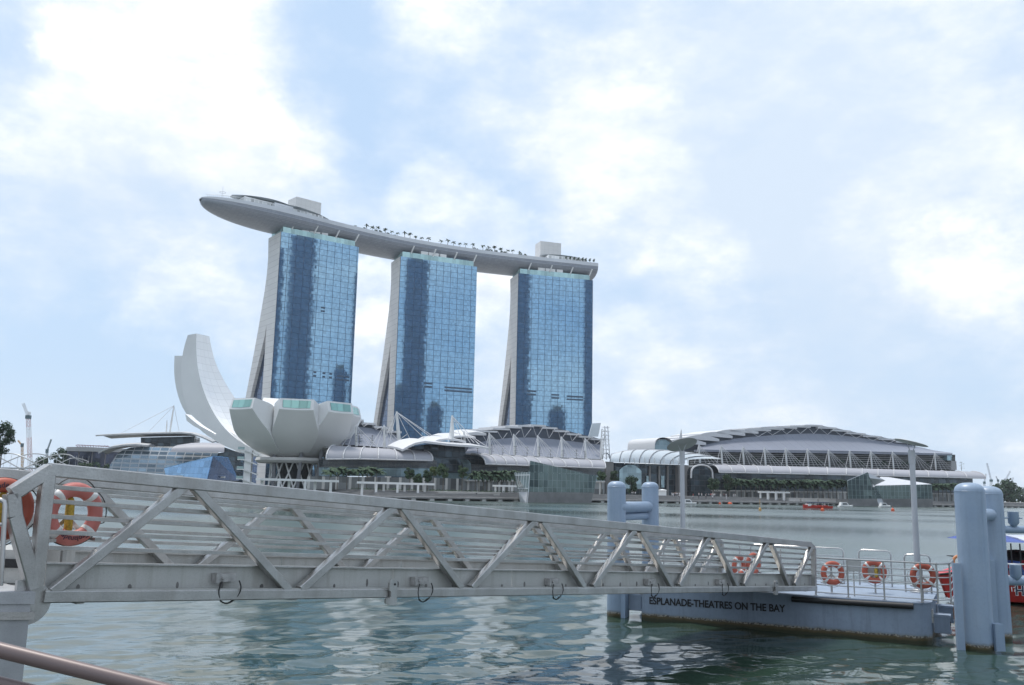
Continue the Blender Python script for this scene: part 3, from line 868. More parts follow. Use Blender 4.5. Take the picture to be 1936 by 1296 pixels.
def barrel(root, Pt, Pb, top, bot, u, bk, nribs, mt=None, drop=0.0):
    """curved canopy: crown edge polyline on the rear plane, gutter edge on the front plane, ribs on top"""
    def samp(pl, f):
        x = f * (len(pl) - 1); i = min(int(x), len(pl) - 2); k = x - i
        return lerp(pl[i][0], pl[i + 1][0], k), lerp(pl[i][1], pl[i + 1][1], k)
    rings = []
    n = nribs * 2
    for k in range(n + 1):
        f = k / n
        a = Pt(*samp(top, f)); b = Pb(*samp(bot, f))
        rg = []
        for q in range(7):
            g = q / 6 * math.pi / 2
            rg.append(V((lerp(a.x, b.x, math.sin(g)), lerp(a.y, b.y, math.sin(g)), lerp(b.z, a.z, math.cos(g)))))
        rings.append(rg)
    mb = MB()
    rr = [rg + [p - V((0, 0, .35)) for p in reversed(rg)] for rg in rings]
    mb.loft(rr)
    mb.build("canopy", mt or m_canopy, root, smooth=35)
    for k in range(0, n + 1, 2):
        mb = MB(); mb.tube([p + V((0, 0, .2)) - bk * .15 for p in rings[k]], .26, 5); mb.build("canopy_rib", m_rib, root)
    mb = MB(); mb.tube([rg[-1] for rg in rings], .22, 5); mb.build("gutter", m_rib, root)
def plates(root, P, lst, bk, depth=22, th=.9):
    for x0, y0, x1, y1 in lst:
        a, b = P(x0, y0), P(x1, y1)
        mb = MB(); mb.prism([a, b, b - V((0, 0, th)), a - V((0, 0, th))], bk * depth); mb.build("roof_plate", m_plate, root)
def mast(root, P, x0, y0, x1, y1, r=.55, cables=(), Pc=None):
    a, b = P(x0, y0), P(x1, y1)
    mb = MB(); mb.tube([b, b.lerp(a, .5), a], [r * .9, r, r * .45], 8); mst = mb.build("mast", m_white, root, smooth=True)
    mb = MB()
    for cx, cy in cables: mb.tube([P(x0, y0 + 1), (Pc or P)(cx, cy)], .13, 4)
    if cables: mb.build("cable", m_rib, root)
    return mst

def hall_base(P, x0, x1, ytop0, ytop1, root, u, bk, depth=30, name="shopfront", mt=None, zb=None):
    a, b = P(x0, ytop0), P(x1, ytop1)
    zb = LAND_Z - .2 if zb is None else zb
    mb = MB(); mb.prism([V((a.x, a.y, zb)), V((b.x, b.y, zb)), b, a], bk * depth); uvflat(mb, u + bk * .37); return mb.build(name, mt or m_glass_d, root)

# ---- right half of the centre: stepped roof hall between the towers' feet
P45, P52, P62, P66, P80, P95 = PA(45), PA(52), PA(62), PA(66), PA(80), PA(95)
o = P45(1010, 930)
hall2 = thing("shopping_hall", "low shopping hall with stepped white roof plates in front of the right hand tower", "shopping hall", (o.x, o.y, LAND_Z))
Z3 = lambda x, y: (700 + x / 3.872, 760 + y / 3.872)
pl = [(705, 850, 232), (785, 930, 211), (900, 1020, 194), (990, 1110, 181), (1080, 1200, 172), (1180, 1285, 169), (1260, 1370, 187), (1350, 1455, 210), (1440, 1545, 233), (1530, 1630, 252), (1615, 1715, 270)]
plates(hall2, P80, [Z3(a, y - 3) + Z3(b, y + 2) for a, b, y in pl], B1)
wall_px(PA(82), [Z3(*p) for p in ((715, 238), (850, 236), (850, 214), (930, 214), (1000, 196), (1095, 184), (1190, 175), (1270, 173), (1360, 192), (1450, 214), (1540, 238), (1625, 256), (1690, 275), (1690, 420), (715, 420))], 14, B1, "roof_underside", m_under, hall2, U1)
# V shaped props
vs = [(820, 238, 860, 300), (930, 215, 970, 272), (1020, 198, 1048, 262), (1105, 184, 1130, 260), (1190, 176, 1222, 258), (1285, 176, 1310, 264), (1370, 194, 1398, 276), (1455, 216, 1480, 286), (1545, 240, 1570, 300), (1630, 258, 1652, 312)]
for x, y, xb, yb in vs:
    mb = MB(); mb.tube([PA(79)(*Z3(x, y)), PA(79)(*Z3(xb - 4, yb))], .14, 4); mb.tube([PA(79)(*Z3(x + 72, y + 14)), PA(79)(*Z3(xb, yb))], .14, 4)
    mb.build("roof_prop", m_rib, hall2)
def lens_roof(root, P1, P2_, arc, base, u, name="lens_roof"):
    mb = MB(); n = len(arc)
    rings = []
    for (x, y), (x2, y2) in zip(arc, base):
        a = P1(x, y); b = P2_(x2, y2); rg = []
        for q in range(7):
            g = q / 6 * math.pi / 2
            rg.append(V((lerp(a.x, b.x, 1 - math.cos(g)), lerp(a.y, b.y, 1 - math.cos(g)), lerp(a.z, b.z, math.sin(g) * .35 + (1 - math.cos(g)) * .65))))
        rings.append(rg)
    mb.loft(rings, closed=False)
    for fi, f in enumerate(mb.f): mb.uv[fi] = [(mb.v[i].dot(u), 1 + (mb.v[i].z % 1) * .1) for i in f]
    return mb.build(name, m_lens, root, smooth=60)
lens_roof(hall2, PA(81), P66, [Z3(*p) for p in ((720, 330), (810, 296), (900, 276), (1050, 262), (1200, 262), (1350, 275), (1500, 292), (1690, 315))],
          [Z3(*p) for p in ((690, 378), (800, 382), (900, 388), (1050, 396), (1200, 402), (1350, 408), (1500, 414), (1690, 420))], U1)
MX = [(870, 225, 876, 385), (1050, 235, 1056, 392), (1225, 245, 1231, 402), (1398, 255, 1404, 408), (1572, 265, 1578, 416), (1697, 275, 1690, 420)]
for i, (x, y, xb, yb) in enumerate(MX):
    cab = [Z3(x + d, yb + (4 if d > 0 else -2) + d * .03) for d in (48, 85, 125, 160, -35)] if i < 5 else [Z3(x + 30, yb)]
    mast(hall2, PA(64), *Z3(x, y), *Z3(xb, yb), .6, cab, PA(60))
# terrace edge and the ribbed canopy over the promenade
wall_px(PA(61), [Z3(700, 376), Z3(1700, 420), Z3(1700, 428), Z3(700, 384)], 6, B1, "terrace_edge", m_terr, hall2, U1)
barrel(hall2, PA(60), P45, [Z3(*p) for p in ((735, 380), (1000, 395), (1300, 412), (1690, 428))], [Z3(*p) for p in ((842, 456), (1100, 464), (1400, 474), (1722, 486))], U1, B1, 10)
wall_px(PA(54), [Z3(735, 455), Z3(1715, 488), Z3(1715, 540), Z3(735, 520)], 4, B1, "louvre_band", m_glass_d, hall2, U1)
mb = MB()
for k in range(6):
    a, b = PA(53.8)(*Z3(740, 462 + k * 10)), PA(53.8)(*Z3(1712, 492 + k * 8)); mb.beam(a, b, .25, .16)
mb.build("louvre", m_terr, hall2)
wall_px(PA(55), [Z3(735, 519), Z3(1715, 538), Z3(1715, 580), Z3(735, 572)], 4, B1, "upper_shopfront", m_glass_l, hall2, U1)
hall_base(PA(50), *[c for c in (Z3(700, 0)[0], Z3(1715, 0)[0])], Z3(0, 574)[1], Z3(0, 582)[1], hall2, U1, B1, 8, "lower_shopfront", m_shop)
wall_px(PA(49), [Z3(700, 572), Z3(1720, 580), Z3(1720, 590), Z3(700, 582)], 2, B1, "shopfront_fascia", m_conc, hall2, U1)

# ---- left half of the centre: hall partly behind the lotus museum
o = P45(720, 925)
hall1 = thing("shopping_hall", "low shopping hall with ribbed canopy beside the lotus museum, left of the centre", "shopping hall", (o.x, o.y, LAND_Z))
ZM = lambda x, y: (300 + x / 3.868, 600 + y / 3.868)
plates(hall1, P80, [ZM(1395, 738) + ZM(1500, 750)] + [ZM(a, y - 3) + ZM(b, y + 3) for a, b, y in ((1490, 1590, 772), (1578, 1682, 799), (1668, 1777, 832))], B1)
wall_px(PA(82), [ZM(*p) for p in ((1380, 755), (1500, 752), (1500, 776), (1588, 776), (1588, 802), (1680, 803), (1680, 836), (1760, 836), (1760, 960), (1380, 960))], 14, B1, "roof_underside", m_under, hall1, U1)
lens_roof(hall1, PA(81), P66, [ZM(*p) for p in ((1300, 800), (1450, 800), (1550, 812), (1680, 840), (1760, 872), (1800, 930))], [ZM(*p) for p in ((1300, 930), (1450, 938), (1550, 945), (1680, 955), (1760, 962), (1815, 965))], U1)
for x, y, xb, yb in ((1465, 755, 1500, 800), (1555, 778, 1590, 822), (1645, 804, 1690, 850), (1740, 838, 1770, 890)):
    mb = MB(); mb.tube([PA(79)(*ZM(x, y)), PA(79)(*ZM(xb, yb))], .14, 4); mb.tube([PA(79)(*ZM(x + 75, y + 20)), PA(79)(*ZM(xb, yb))], .14, 4)
    mb.build("roof_prop", m_rib, hall1)
for x, y, xb, yb in ((1442, 785, 1446, 945), (1648, 788, 1652, 955)):
    mast(hall1, PA(64), *ZM(x, y), *ZM(xb, yb), .6, [ZM(x + d, yb + 5 + abs(d) * .05) for d in (60, 110, 165, -60, -110)], PA(60))
x, y, xb, yb = 1740, 690, 1762, 962
mast(hall1, PA(66), *ZM(x, y), *ZM(xb, yb), .85, [ZM(x + d, 950 + d * .05) for d in (-60, -110, 130)] + [Z3(420, 290), Z3(500, 300), Z3(560, 320)], PA(60))
wall_px(PA(61), [ZM(1225, 945), ZM(1820, 970), ZM(1820, 980), ZM(1225, 955)], 6, B1, "terrace_edge", m_terr, hall1, U1)
barrel(hall1, PA(60), P45, [(634, 843), (690, 846.5), (740, 849), (796, 852.5)], [(616, 868.5), (680, 868), (750, 869.5), (818, 871)], U1, B1, 6)
wall_px(PA(54), [(612, 869), (826, 871), (826, 886), (612, 884)], 4, B1, "louvre_band", m_glass_d, hall1, U1)
mb = MB()
for k in range(6): mb.beam(PA(53.8)(612, 870 + k * 2.4), PA(53.8)(826, 872 + k * 2.4), .25, .14)
mb.build("louvre", m_terr, hall1)
wall_px(PA(55), [(612, 884), (826, 886), (826, 902), (612, 900)], 4, B1, "upper_shopfront", m_glass_l, hall1, U1)
hall_base(PA(50), 600, 826, 901, 904, hall1, U1, B1, 8, "lower_shopfront", m_shop)

# ---- fan roofed link between the two halls
o = P45(845, 925)
link = thing("entrance_pavilion", "dark glazed link with overlapping white leaf roofs between the two shopping halls", "entrance hall", (o.x, o.y, LAND_Z))
wall_px(PA(56), [Z3(*p) for p in ((300, 330), (420, 310), (690, 325), (705, 420), (770, 470), (770, 520), (300, 520), (300, 425))], 20, B1, "dark_glazing", m_glass_d, link, U1)
wall_px(PA(54), [Z3(*p) for p in ((455, 420), (760, 400), (760, 520), (455, 520))], 2, B1, "lower_glazing", m_glass_d, link, U1)
wall_px(PA(55), [Z3(*p) for p in ((455, 519), (760, 519), (760, 580), (455, 580))], 2, B1, "upper_shopfront", m_glass_l, link, U1)
def leaf(pts, off, depth, th, mt=m_plate, root=link):
    a = [PA(off)(*Z3(*p)) for p in pts]
    rr = []
    for k in range(4):
        g = k / 3; sh = math.sin(g * math.pi / 2)
        rr.append([p + B1 * depth * g + V((0, 0, 1.6 * sh)) for p in a])
    mb = MB(); mb.loft([r_ + [p - V((0, 0, th)) for p in reversed(r_)] for r_ in rr]); mb.build("leaf_roof", mt, root, smooth=35)
leaf([(238, 347), (280, 322), (330, 300), (400, 287), (480, 296), (560, 306), (650, 313), (740, 318), (820, 326), (878, 338)], 46, 12, .9)
leaf([(455, 296), (500, 275), (560, 268), (640, 276), (702, 289)], 52, 12, .8)
leaf([(565, 264), (610, 250), (680, 247), (772, 256)], 58, 12, .8)
leaf([(690, 242), (720, 226), (780, 220), (850, 232)], 64, 12, .8)
x, y, xb, yb = 600, 100, 598, 302
mast(link, PA(54), *Z3(x, y), *Z3(xb, yb), .9, [Z3(570, 300), Z3(680, 300), Z3(740, 312), Z3(800, 320)], PA(48))
mast(link, PA(60), *Z3(686, 212), *Z3(690, 310), .6, [Z3(760, 300), Z3(800, 312), Z3(850, 325)], PA(50))
mb = MB(); pts = [PA(47)(*Z3(*p)) for p in ((690, 420), (715, 425), (735, 450), (742, 490), (738, 520))]
mb.loft([[p for p in pts], [p + B1 * 6 + U1 * 0 for p in pts]], closed=False); 
for fi, f in enumerate(mb.f): mb.uv[fi] = [(mb.v[i].dot(B1), mb.v[i].z) for i in f]
mb.build("curved_glazing", m_glass_l, link)
hall_base(PA(50), 824, 884, 904, 906, link, U1, B1, 8, "lower_shopfront", m_shop)

wall_px(PA(57), [Z3(*p) for p in ((690, 385), (850, 400), (870, 470), (690, 470))], 3, B1, "dark_glazing", m_glass_d, link, U1)
# ---- entrance block between the centre and the convention hall
o = PE(8)(1230, 935)
ent = thing("entrance_block", "dark glass entrance block under a curved ribbed shell roof, behind the left mooring piles", "entrance hall", (o.x, o.y, LAND_Z))
m_block = mat("block_concrete", (.24, .235, .23), .8, var=.15, scale=.1)
hall_base(PE(8), 1157, 1300, 875, 880, ent, U2, B2, 30, "glass_hall", m_glass_d)
hall_base(PE(4), 1146, 1160, 873, 874, ent, U2, B2, 20, "side_block", m_block)
hall_base(PE(5), 1283, 1304, 880, 882, ent, U2, B2, 22, "side_block", m_block)
mb = MB(); c0, c1 = PE(7.6)(1171, 924), PE(7.6)(1213, 925); top_ = PE(7.6)(1192, 879).z
P_ = [c0, c1] + [V((lerp(c1.x, c0.x, k / 10), lerp(c1.y, c0.y, k / 10), top_ - 3.2 * (abs(k / 10 - .5) * 2) ** 2.2)) for k in range(11)]
mb.prism(P_, B2 * .3); uvflat(mb, U2); mb.build("arched_window", m_glass_l, ent)
for xx in (1228, 1246, 1262, 1280):
    a, b = PE(7.5)(xx, 881), PE(7.5)(xx, 935); mb = MB(); mb.beam((b.x, b.y, LAND_Z), a, .9, .9); mb.build("pier", m_block, ent)
for xx in (1222, 1250):
    a = PE(7.4)(xx, 900); b = PE(7.4)(xx + 6, 922); mb = MB(); mb.prism([a, V((b.x, b.y, a.z)), b, V((a.x, a.y, b.z))], B2 * .15); uvflat(mb, U2); mb.build("pale_window", m_glass_l, ent)  # panes of the plain pale shopfront glass
Z4 = lambda x, y: (1130 + x / 4.84, 780 + y / 4.84)
upper = [Z4(*p) for p in ((130, 385), (240, 357), (350, 345), (470, 344), (600, 350), (750, 362), (900, 380), (1030, 402), (1142, 428))]
lower = [Z4(*p) for p in ((112, 452), (200, 456), (290, 460), (380, 463), (470, 467), (570, 472), (660, 475), (740, 478), (760, 470))]
m_shell = mat("shell_roof_glass", (.62, .66, .68), .2, metal=.25, var=.06, scale=.1)
rr = []
for (x, y), (x2, y2) in zip(upper, lower):
    a, b = PE(14)(x, y), PE(3)(x2, y2); rg = []
    for q in range(7):
        g = q / 6 * math.pi / 2
        rg.append(V((lerp(a.x, b.x, math.sin(g)), lerp(a.y, b.y, math.sin(g)), lerp(b.z, a.z, math.cos(g)))))
    rr.append(rg)
mb = MB(); mb.loft(rr, closed=False); mb.build("shell_roof", m_shell, ent, smooth=60)
for rg in rr[:-1]:
    mb = MB(); mb.tube([p - B2 * .2 for p in rg], .24, 5); mb.build("roof_rib", m_leg, ent)
mb = MB(); mb.tube([PE(14)(*p) for p in upper], [.5] * 6 + [.4, .3, .15], 6); mb.build("ridge_beam", m_plate, ent, smooth=True)
for xx in (240, 335, 430, 520, 605, 690, 740, 790, 820):
    a, b = PE(3)(*Z4(xx, 415)), PE(3)(*Z4(xx + 6, 474)); mb = MB(); mb.tube([b, a], .22, 5); mb.build("roof_post", m_white, ent)

# ---- convention hall on the right
o = PE(0)(1560, 935)
expo = thing("convention_hall", "long convention hall with lens shaped roof and stepped white plates on the right shore", "convention hall", (o.x, o.y, LAND_Z))
PEr = PE(48)
pls = [(1268, 833.0, 1335, 837.5), (1298, 826.5, 1360, 830.5), (1326, 820.5, 1385, 824.5), (1356, 816.5, 1409, 819.8), (1381, 813.4, 1434, 816.2), (1409, 811, 1458, 813), (1438, 808, 1483, 810.8), (1468, 806, 1507, 808.6), (1494, 804.8, 1533, 806.4), (1521, 803.5, 1556, 804.5), (1546, 807.6, 1583, 809), (1574, 812.6, 1609, 814.6), (1601, 818, 1637, 820), (1632, 823.5, 1668, 825.4), (1661, 829, 1698, 831), (1694, 834.4, 1730, 837)]
for i, (x0, y0, x1, y1) in enumerate(pls):
    a, b = PEr(x0, y0), PEr(x1, y1); hump = 1.9 if i < 4 else (.8 if i < 7 else .25)
    prof = [a.lerp(b, k / 6) + V((0, 0, hump * math.sin(math.pi * k / 6))) for k in range(7)]
    mb = MB(); mb.prism(prof + [b - V((0, 0, 1.0 + (.6 if i < 5 else 0))), a - V((0, 0, 1.0))], B2 * 30); mb.build("roof_plate", m_plate, expo)
und = [(1240, 852), (1268, 838), (1300, 833), (1330, 828), (1360, 821), (1409, 816), (1458, 812), (1507, 808), (1533, 806), (1556, 806), (1583, 810.5), (1609, 816), (1637, 822), (1668, 827), (1698, 833), (1728, 839), (1740, 860), (1240, 860)]
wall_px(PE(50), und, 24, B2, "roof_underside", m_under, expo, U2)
lens_roof(expo, PE(49), PE(34), [(1318, 846), (1357, 835), (1388, 830), (1419, 826.5), (1481, 821.6), (1530, 820), (1567, 821.6), (1612, 826), (1680, 836), (1725, 842.5), (1766, 852), (1800, 856.6)],
          [(1320, 850), (1357, 851), (1388, 851), (1419, 851.2), (1481, 851.5), (1530, 852), (1567, 852.5), (1612, 853.4), (1680, 855), (1725, 856), (1766, 857), (1801, 857.5)], U2)
for i in range(5, 15):
    x0, y0, x1, y1 = pls[i]; yb = [826, 823, 821, 820, 820.5, 822, 825, 829, 834, 839, 843][i - 5]
    mb = MB(); mb.tube([PE(47.5)(x0 + 4, y0 + 2), PE(47.5)((x0 + x1) / 2, yb)], .16, 4); mb.tube([PE(47.5)(x1 - 4, y1 + 1), PE(47.5)((x0 + x1) / 2, yb)], .16, 4)
    mb.build("roof_prop", m_rib, expo)
wall_px(PE(33), [(1318, 850.5), (1530, 852.5), (1801, 857.8), (1799, 861.5), (1530, 857), (1318, 854.6)], 3, B2, "eave", m_lens, expo, U2)
# planted terraces between eave and canopy
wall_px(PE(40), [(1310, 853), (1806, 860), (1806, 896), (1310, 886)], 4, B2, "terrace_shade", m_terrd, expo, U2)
for k in range(7):
    y = 857.5 + k * 3.7
    a, b = PE(36)(1312, y - .5), PE(36)(1800 - (k == 0) * 4, y + 5.5)
    mb = MB(); mb.prism([a, b, b - V((0, 0, .42)), a - V((0, 0, .42))], B2 * 3.5); mb.build("terrace_slab", m_terr, expo)
wall_px(PE(33), [(1791, 861), (1800, 861), (1799, 871), (1791, 871)], 6, B2, "end_glazing", m_glass_l, expo, U2)
wall_px(PE(36), [(1798, 872), (1808, 872), (1809, 889), (1798, 889)], 8, B2, "end_block", m_terr, expo, U2)
for x, yt, yb in ((1321, 840, 876), (1363, 842, 877), (1404, 844, 879), (1445, 846, 880.5), (1485, 847, 881.5), (1526, 848.5, 882.5), (1566, 850, 883.8), (1606, 851.6, 885), (1646, 852.7, 886), (1687, 854, 887), (1727, 855, 888), (1767, 856, 889)):
    mast(expo, PE(28), x, yt, x + 2.6, yb, .62, [(x + d, yb + .5 + d * .03) for d in (14, 22, 30, 38)] + [(x - 8, yb)], PE(24))
hall_base(PE(20), 1310, 1838, 882, 893, expo, U2, B2, 16, "upper_storey", m_glass_d)
barrel(expo, PE(18), PE(0), [(1338, 878), (1450, 881), (1600, 885.4), (1720, 889), (1836, 892)], [(1359, 893.4), (1460, 895.6), (1600, 898.5), (1720, 901.3), (1864, 905)], U2, B2, 16)
hall_base(PE(6), 1342, 1830, 894, 905, expo, U2, B2, 14, "arcade_glazing", m_glass_d)  # dark glass colonnade wall under the canopy
hall_base(PE(3), 1304, 1825, 927, 934, expo, U2, B2, 8, "lower_shopfront", m_shop)
wall_px(PE(2), [(1344, 926.5), (1825, 933), (1825, 935.5), (1344, 929)], 2, B2, "shopfront_fascia", m_conc, expo, U2)
# arched entrance at its left end
c0, c1 = PE(2)(1306, 930), PE(2)(1347, 931); zt = PE(2)(1326, 879.5).z
def arch(c0, c1, zb, zt, n=14, k=2.0):
    return [V((lerp(c0.x, c1.x, .5 - .5 * math.cos(math.pi * i / n)), lerp(c0.y, c1.y, .5 - .5 * math.cos(math.pi * i / n)), zb + (zt - zb) * math.sin(math.pi * i / n) ** (1 / k))) for i in range(n + 1)]
A_ = arch(c0, c1, PE(2)(1326, 905).z, zt)
mb = MB(); mb.prism(A_ + [V((c1.x, c1.y, LAND_Z)), V((c0.x, c0.y, LAND_Z))], B2 * 14); uvflat(mb, U2 + B2 * .3); mb.build("arched_glazing", m_glass_d, expo)
mb = MB(); mb.tube([p - B2 * .4 for p in A_], .5, 6); mb.build("arch_rim", m_plate, expo)
# glazed vault at the top left of the roof
c0, c1 = PE(40)(1236, 851), PE(40)(1271, 850); zt = PE(40)(1252, 831).z
A_ = arch(c0, c1, c0.z - .5, zt)
mb = MB(); mb.prism(A_, B2 * 2); uvflat(mb, U2); mb.build("vault_glazing", m_glass_l, expo)
mb = MB(); mb.loft([[p - B2 * 1 + V((0, 0, .2)) for p in A_], [p + B2 * 26 + V((0, 0, .2)) for p in A_], [p + B2 * 26 + V((0, 0, 1.0)) for p in A_], [p - B2 * 1 + V((0, 0, 1.1)) for p in A_]], closed=False)
mb.build("vault_roof", m_plate, expo, smooth=50)

# ------------------------------------------------------------------ buildings behind the left bridge
def PF(y, sl=.15):
    p = V((-200, y, 0)); return lambda px, py: on_plane(px, py, (p.x, p.y), (1, sl))
ZL = lambda x, y: (x / 3.868, 780 + y / 3.868)
UF = V((1, .15, 0)).normalized(); BF = V((-UF.y, UF.x, 0))
o = PF(560)(340, 905)
left = thing("theatre_hall", "glass vaulted theatre building with wing shaped roofs, left of the lotus museum", "theatre", (o.x, o.y, LAND_Z))
m_vault = grid_mat("vault_glass", (0.20, .27, .33), (.36, .38, .40), (5, 2.6), (.5, .7), metal=.5, rough=.15, tilt=.03, var=.6)
wall_px(PF(590), [ZL(*p) for p in ((1030, 185), (1420, 175), (1420, 250), (1030, 250))], 20, BF, "upper_glazing", m_glass_d, left, UF)
def wing(pts, y, depth, th, mt=m_plate):
    a = [PF(y)(*ZL(*p)) for p in pts]; mb = MB()
    mb.loft([[p + BF * d + V((0, 0, z)) for p in a] + [p + BF * d + V((0, 0, z - th)) for p in reversed(a)] for d, z in ((0, 0), (depth * .4, 1.2), (depth, .4))])
    mb.build("wing_roof", mt, left, smooth=35)
m_wing = mat("wing_grey", (.50, .50, .50), .5)
wing([(700, 165), (850, 157), (1030, 150), (1200, 147), (1320, 145), (1400, 152), (1480, 178), (1555, 214)], 570, 34, .9, m_wing)
wing([(720, 290), (760, 268), (810, 250), (900, 236), (990, 231), (1080, 240)], 555, 20, 1.0, m_wing)
vt = [ZL(*p) for p in ((808, 405), (820, 360), (850, 310), (900, 275), (960, 256), (1060, 248), (1250, 262), (1600, 285))]
mb = MB(); a = [PF(560)(*p) for p in vt]
zb = LAND_Z
mb.loft([[p for p in a], [V((p.x, p.y - 4, lerp(zb, p.z, .75))) for p in a], [V((p.x, p.y - 6, lerp(zb, p.z, .4))) for p in a], [V((p.x, p.y - 6.5, zb)) for p in a]], closed=False)
for fi, f in enumerate(mb.f): mb.uv[fi] = [(mb.v[i].x, mb.v[i].z) for i in f]
mb.build("glass_vault", m_vault, left)
hall_base(PF(562), ZL(812, 0)[0], ZL(1640, 0)[0], ZL(0, 400)[1], ZL(0, 292)[1], left, UF, BF, 30, "glass_hall", m_glass_d)
mb = MB(); t_ = [PF(556)(*ZL(*p)) for p in ((1330, 238), (1400, 224), (1480, 221), (1640, 226))]; b_ = [PF(545)(*ZL(*p)) for p in ((1245, 287), (1350, 289), (1480, 290), (1640, 292))]
rr = []
for p, q in zip(t_, b_): rr.append([V((lerp(p.x, q.x, math.sin(g)), lerp(p.y, q.y, math.sin(g)), lerp(q.z, p.z, math.cos(g)))) for g in (0, .4, .8, 1.2, 1.571)])
mb.loft(rr, closed=False); mb.build("canopy", m_canopy, left, smooth=50)
mast(left, PF(580), *ZL(1222, 58), *ZL(1216, 145), .5)
mast(left, PF(580), *ZL(1272, -52), *ZL(1242, 145), .6, [ZL(1310, 140), ZL(1080, 150), ZL(870, 160)])
hall_base(PF(548), ZL(1640, 0)[0], ZL(1760, 0)[0], ZL(0, 255)[1], ZL(0, 300)[1], left, UF, BF, 16, "dark_wing", m_glass_d)

o = PF(660)(178, 900)
box = thing("office_block", "flat dark office block with grey fascia behind the curved footbridge", "office block", (o.x, o.y, LAND_Z))
m_offd = grid_mat("office_glazing", (0.05, .06, .10), (.20, .19, .20), (9, 30), (.9, .1), metal=.4, rough=.15, tilt=.01, var=.5, minor=(3, 3))
hall_base(PF(660), ZL(478, 0)[0], ZL(900, 0)[0], ZL(0, 284)[1], ZL(0, 288)[1], box, UF, BF, 30, "glazing", m_offd)
wall_px(PF(655), [ZL(*p) for p in ((488, 254), (600, 252), (930, 268), (930, 292), (600, 285), (480, 282))], 36, BF, "fascia", m_terr, box, UF)
m_redr = mat("roof_pergola", (.30, .17, .20), .7)
mb = MB()
for k in range(12):
    x = 575 + k * 18; mb.beam(PF(660)(*ZL(x, 256)), PF(660)(*ZL(x + (k - 6) * 3.4, 240 + (k % 2) * 3)), .4, .4)
mb.beam(PF(660)(*ZL(562, 238)), PF(660)(*ZL(800, 250)), .4, .5)
mb.build("roof_pergola", m_redr, box)

# faceted blue pavilion in front of the museum's left side
m_blue = grid_mat("blue_pavilion_glass", (0.26, .42, .60), (.18, .3, .46), (3, 3), (.12, .12), metal=.8, rough=.1, tilt=.012, var=.2)
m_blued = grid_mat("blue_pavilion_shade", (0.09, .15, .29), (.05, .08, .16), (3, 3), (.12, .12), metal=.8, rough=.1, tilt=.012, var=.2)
def crystal(name, label, faces, inner):
    """faces: list of (points, material, part name); inner closes the volume behind"""
    base = min((p for f in faces for p in f[0]), key=lambda p: p.z)
    r = thing(name, label, "pavilion", (base.x, base.y, base.z))
    for pts, mt, nm in faces:
        c = sum(pts, V((0, 0, 0))) / len(pts)
        nrm = (pts[1] - pts[0]).cross(pts[2] - pts[0]).normalized()
        if nrm.dot(CAM - c) < 0: nrm = -nrm
        mb = MB(); mb.hexa([p - nrm * .3 for p in pts], pts)
        ax = (pts[1] - pts[0]); ax.z = 0; ax = ax.normalized() if ax.length > .1 else V((1, 0, 0))
        if abs(nrm.z) > .7: 
            for fi, f in enumerate(mb.f): mb.uv[fi] = [(mb.v[i].x, mb.v[i].y) for i in f]
        else: uvflat(mb, ax)
        mb.build(nm, mt, r)
    return r
Y0 = 430
a, b, c_, d = at_y(310, 886, Y0 + 10), at_y(403, 863, Y0 - 6), at_y(392, 908, Y0 - 8), at_y(316, 908, Y0 + 8)
e, f_ = at_y(432, 866, Y0 + 18), at_y(452, 909, Y0 + 24)
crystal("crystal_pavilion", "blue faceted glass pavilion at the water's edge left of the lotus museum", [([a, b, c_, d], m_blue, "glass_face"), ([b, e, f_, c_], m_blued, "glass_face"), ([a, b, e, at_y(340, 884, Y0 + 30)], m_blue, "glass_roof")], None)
# green glass pavilions standing in the bay
m_pgl = grid_mat("pavilion_glass", (0.115, .16, .155), (.26, .31, .31), (2.4, 2.8), (.24, .10), metal=.6, rough=.1, tilt=.012, var=.16)
m_pgl2 = grid_mat("pavilion_glass_pale", (0.36, .44, .46), (.62, .66, .68), (2.6, 5.0), (.3, .3), metal=.5, rough=.12, tilt=.02, var=.25)
m_pbase = mat("pavilion_base", (.22, .22, .22), .7, var=.15, scale=.3)
m_pwhite = mat("pavilion_white", (.62, .63, .66), .5, var=.05)
PN, PNb = PA(-16), PA(-14)
tl, tr, br, bl = PN(1003.5, 871.6), PN(1127.5, 900.8), PN(1121, 931.7), PN(998.3, 930.5)
bb, bc = PN(1116, 950), PN(995.7, 949.2)
l0_, l1_, l2_ = PA(-2)(972.5, 894.3), PA(-2)(980.2, 930.5), PA(-2)(984, 947.6)
l3_ = PN(1001, 893)
DH = l0_ - l3_; DH.z = 0
def zset(p, z): return V((p.x, p.y, z))
crystal("crystal_pavilion", "angular green glass pavilion with sloping roof on the water before the right tower",
        [([tl, tr, br, bl], m_pgl, "glass_face"), ([bl, br, V((bb.x, bb.y, -.5)), V((bc.x, bc.y, -.5))], m_pbase, "base"),
         ([l0_, l3_, bl, l1_], m_pgl2, "glass_side"), ([l1_, bl, V((bc.x, bc.y, -.5)), V((l2_.x, l2_.y, -.5))], m_pwhite, "base_side"),
         ([l3_, tr, tr + DH, l0_], m_pgl, "roof"), ([l0_, tr + DH, br + DH, l1_], m_pgl, "rear_glass"),
         ([l1_, br + DH, zset(bb + DH, -.5), zset(l2_, -.5)], m_pbase, "rear_base"),
         ([tr, br, br + DH, tr + DH], m_pgl, "end_glass"), ([br, zset(bb, -.5), zset(bb + DH, -.5), br + DH], m_pbase, "end_base")], None)
pp = V((206, 522, 0)) - B2 * 24; PG = lambda px, py: on_plane(px, py, (pp.x, pp.y), (1, .22)); UG = V((1, .22, 0)).normalized(); BG = V((-UG.y, UG.x, 0))
pp2 = pp + BG * 14; PG2 = lambda px, py: on_plane(px, py, (pp2.x, pp2.y), (1, .22))
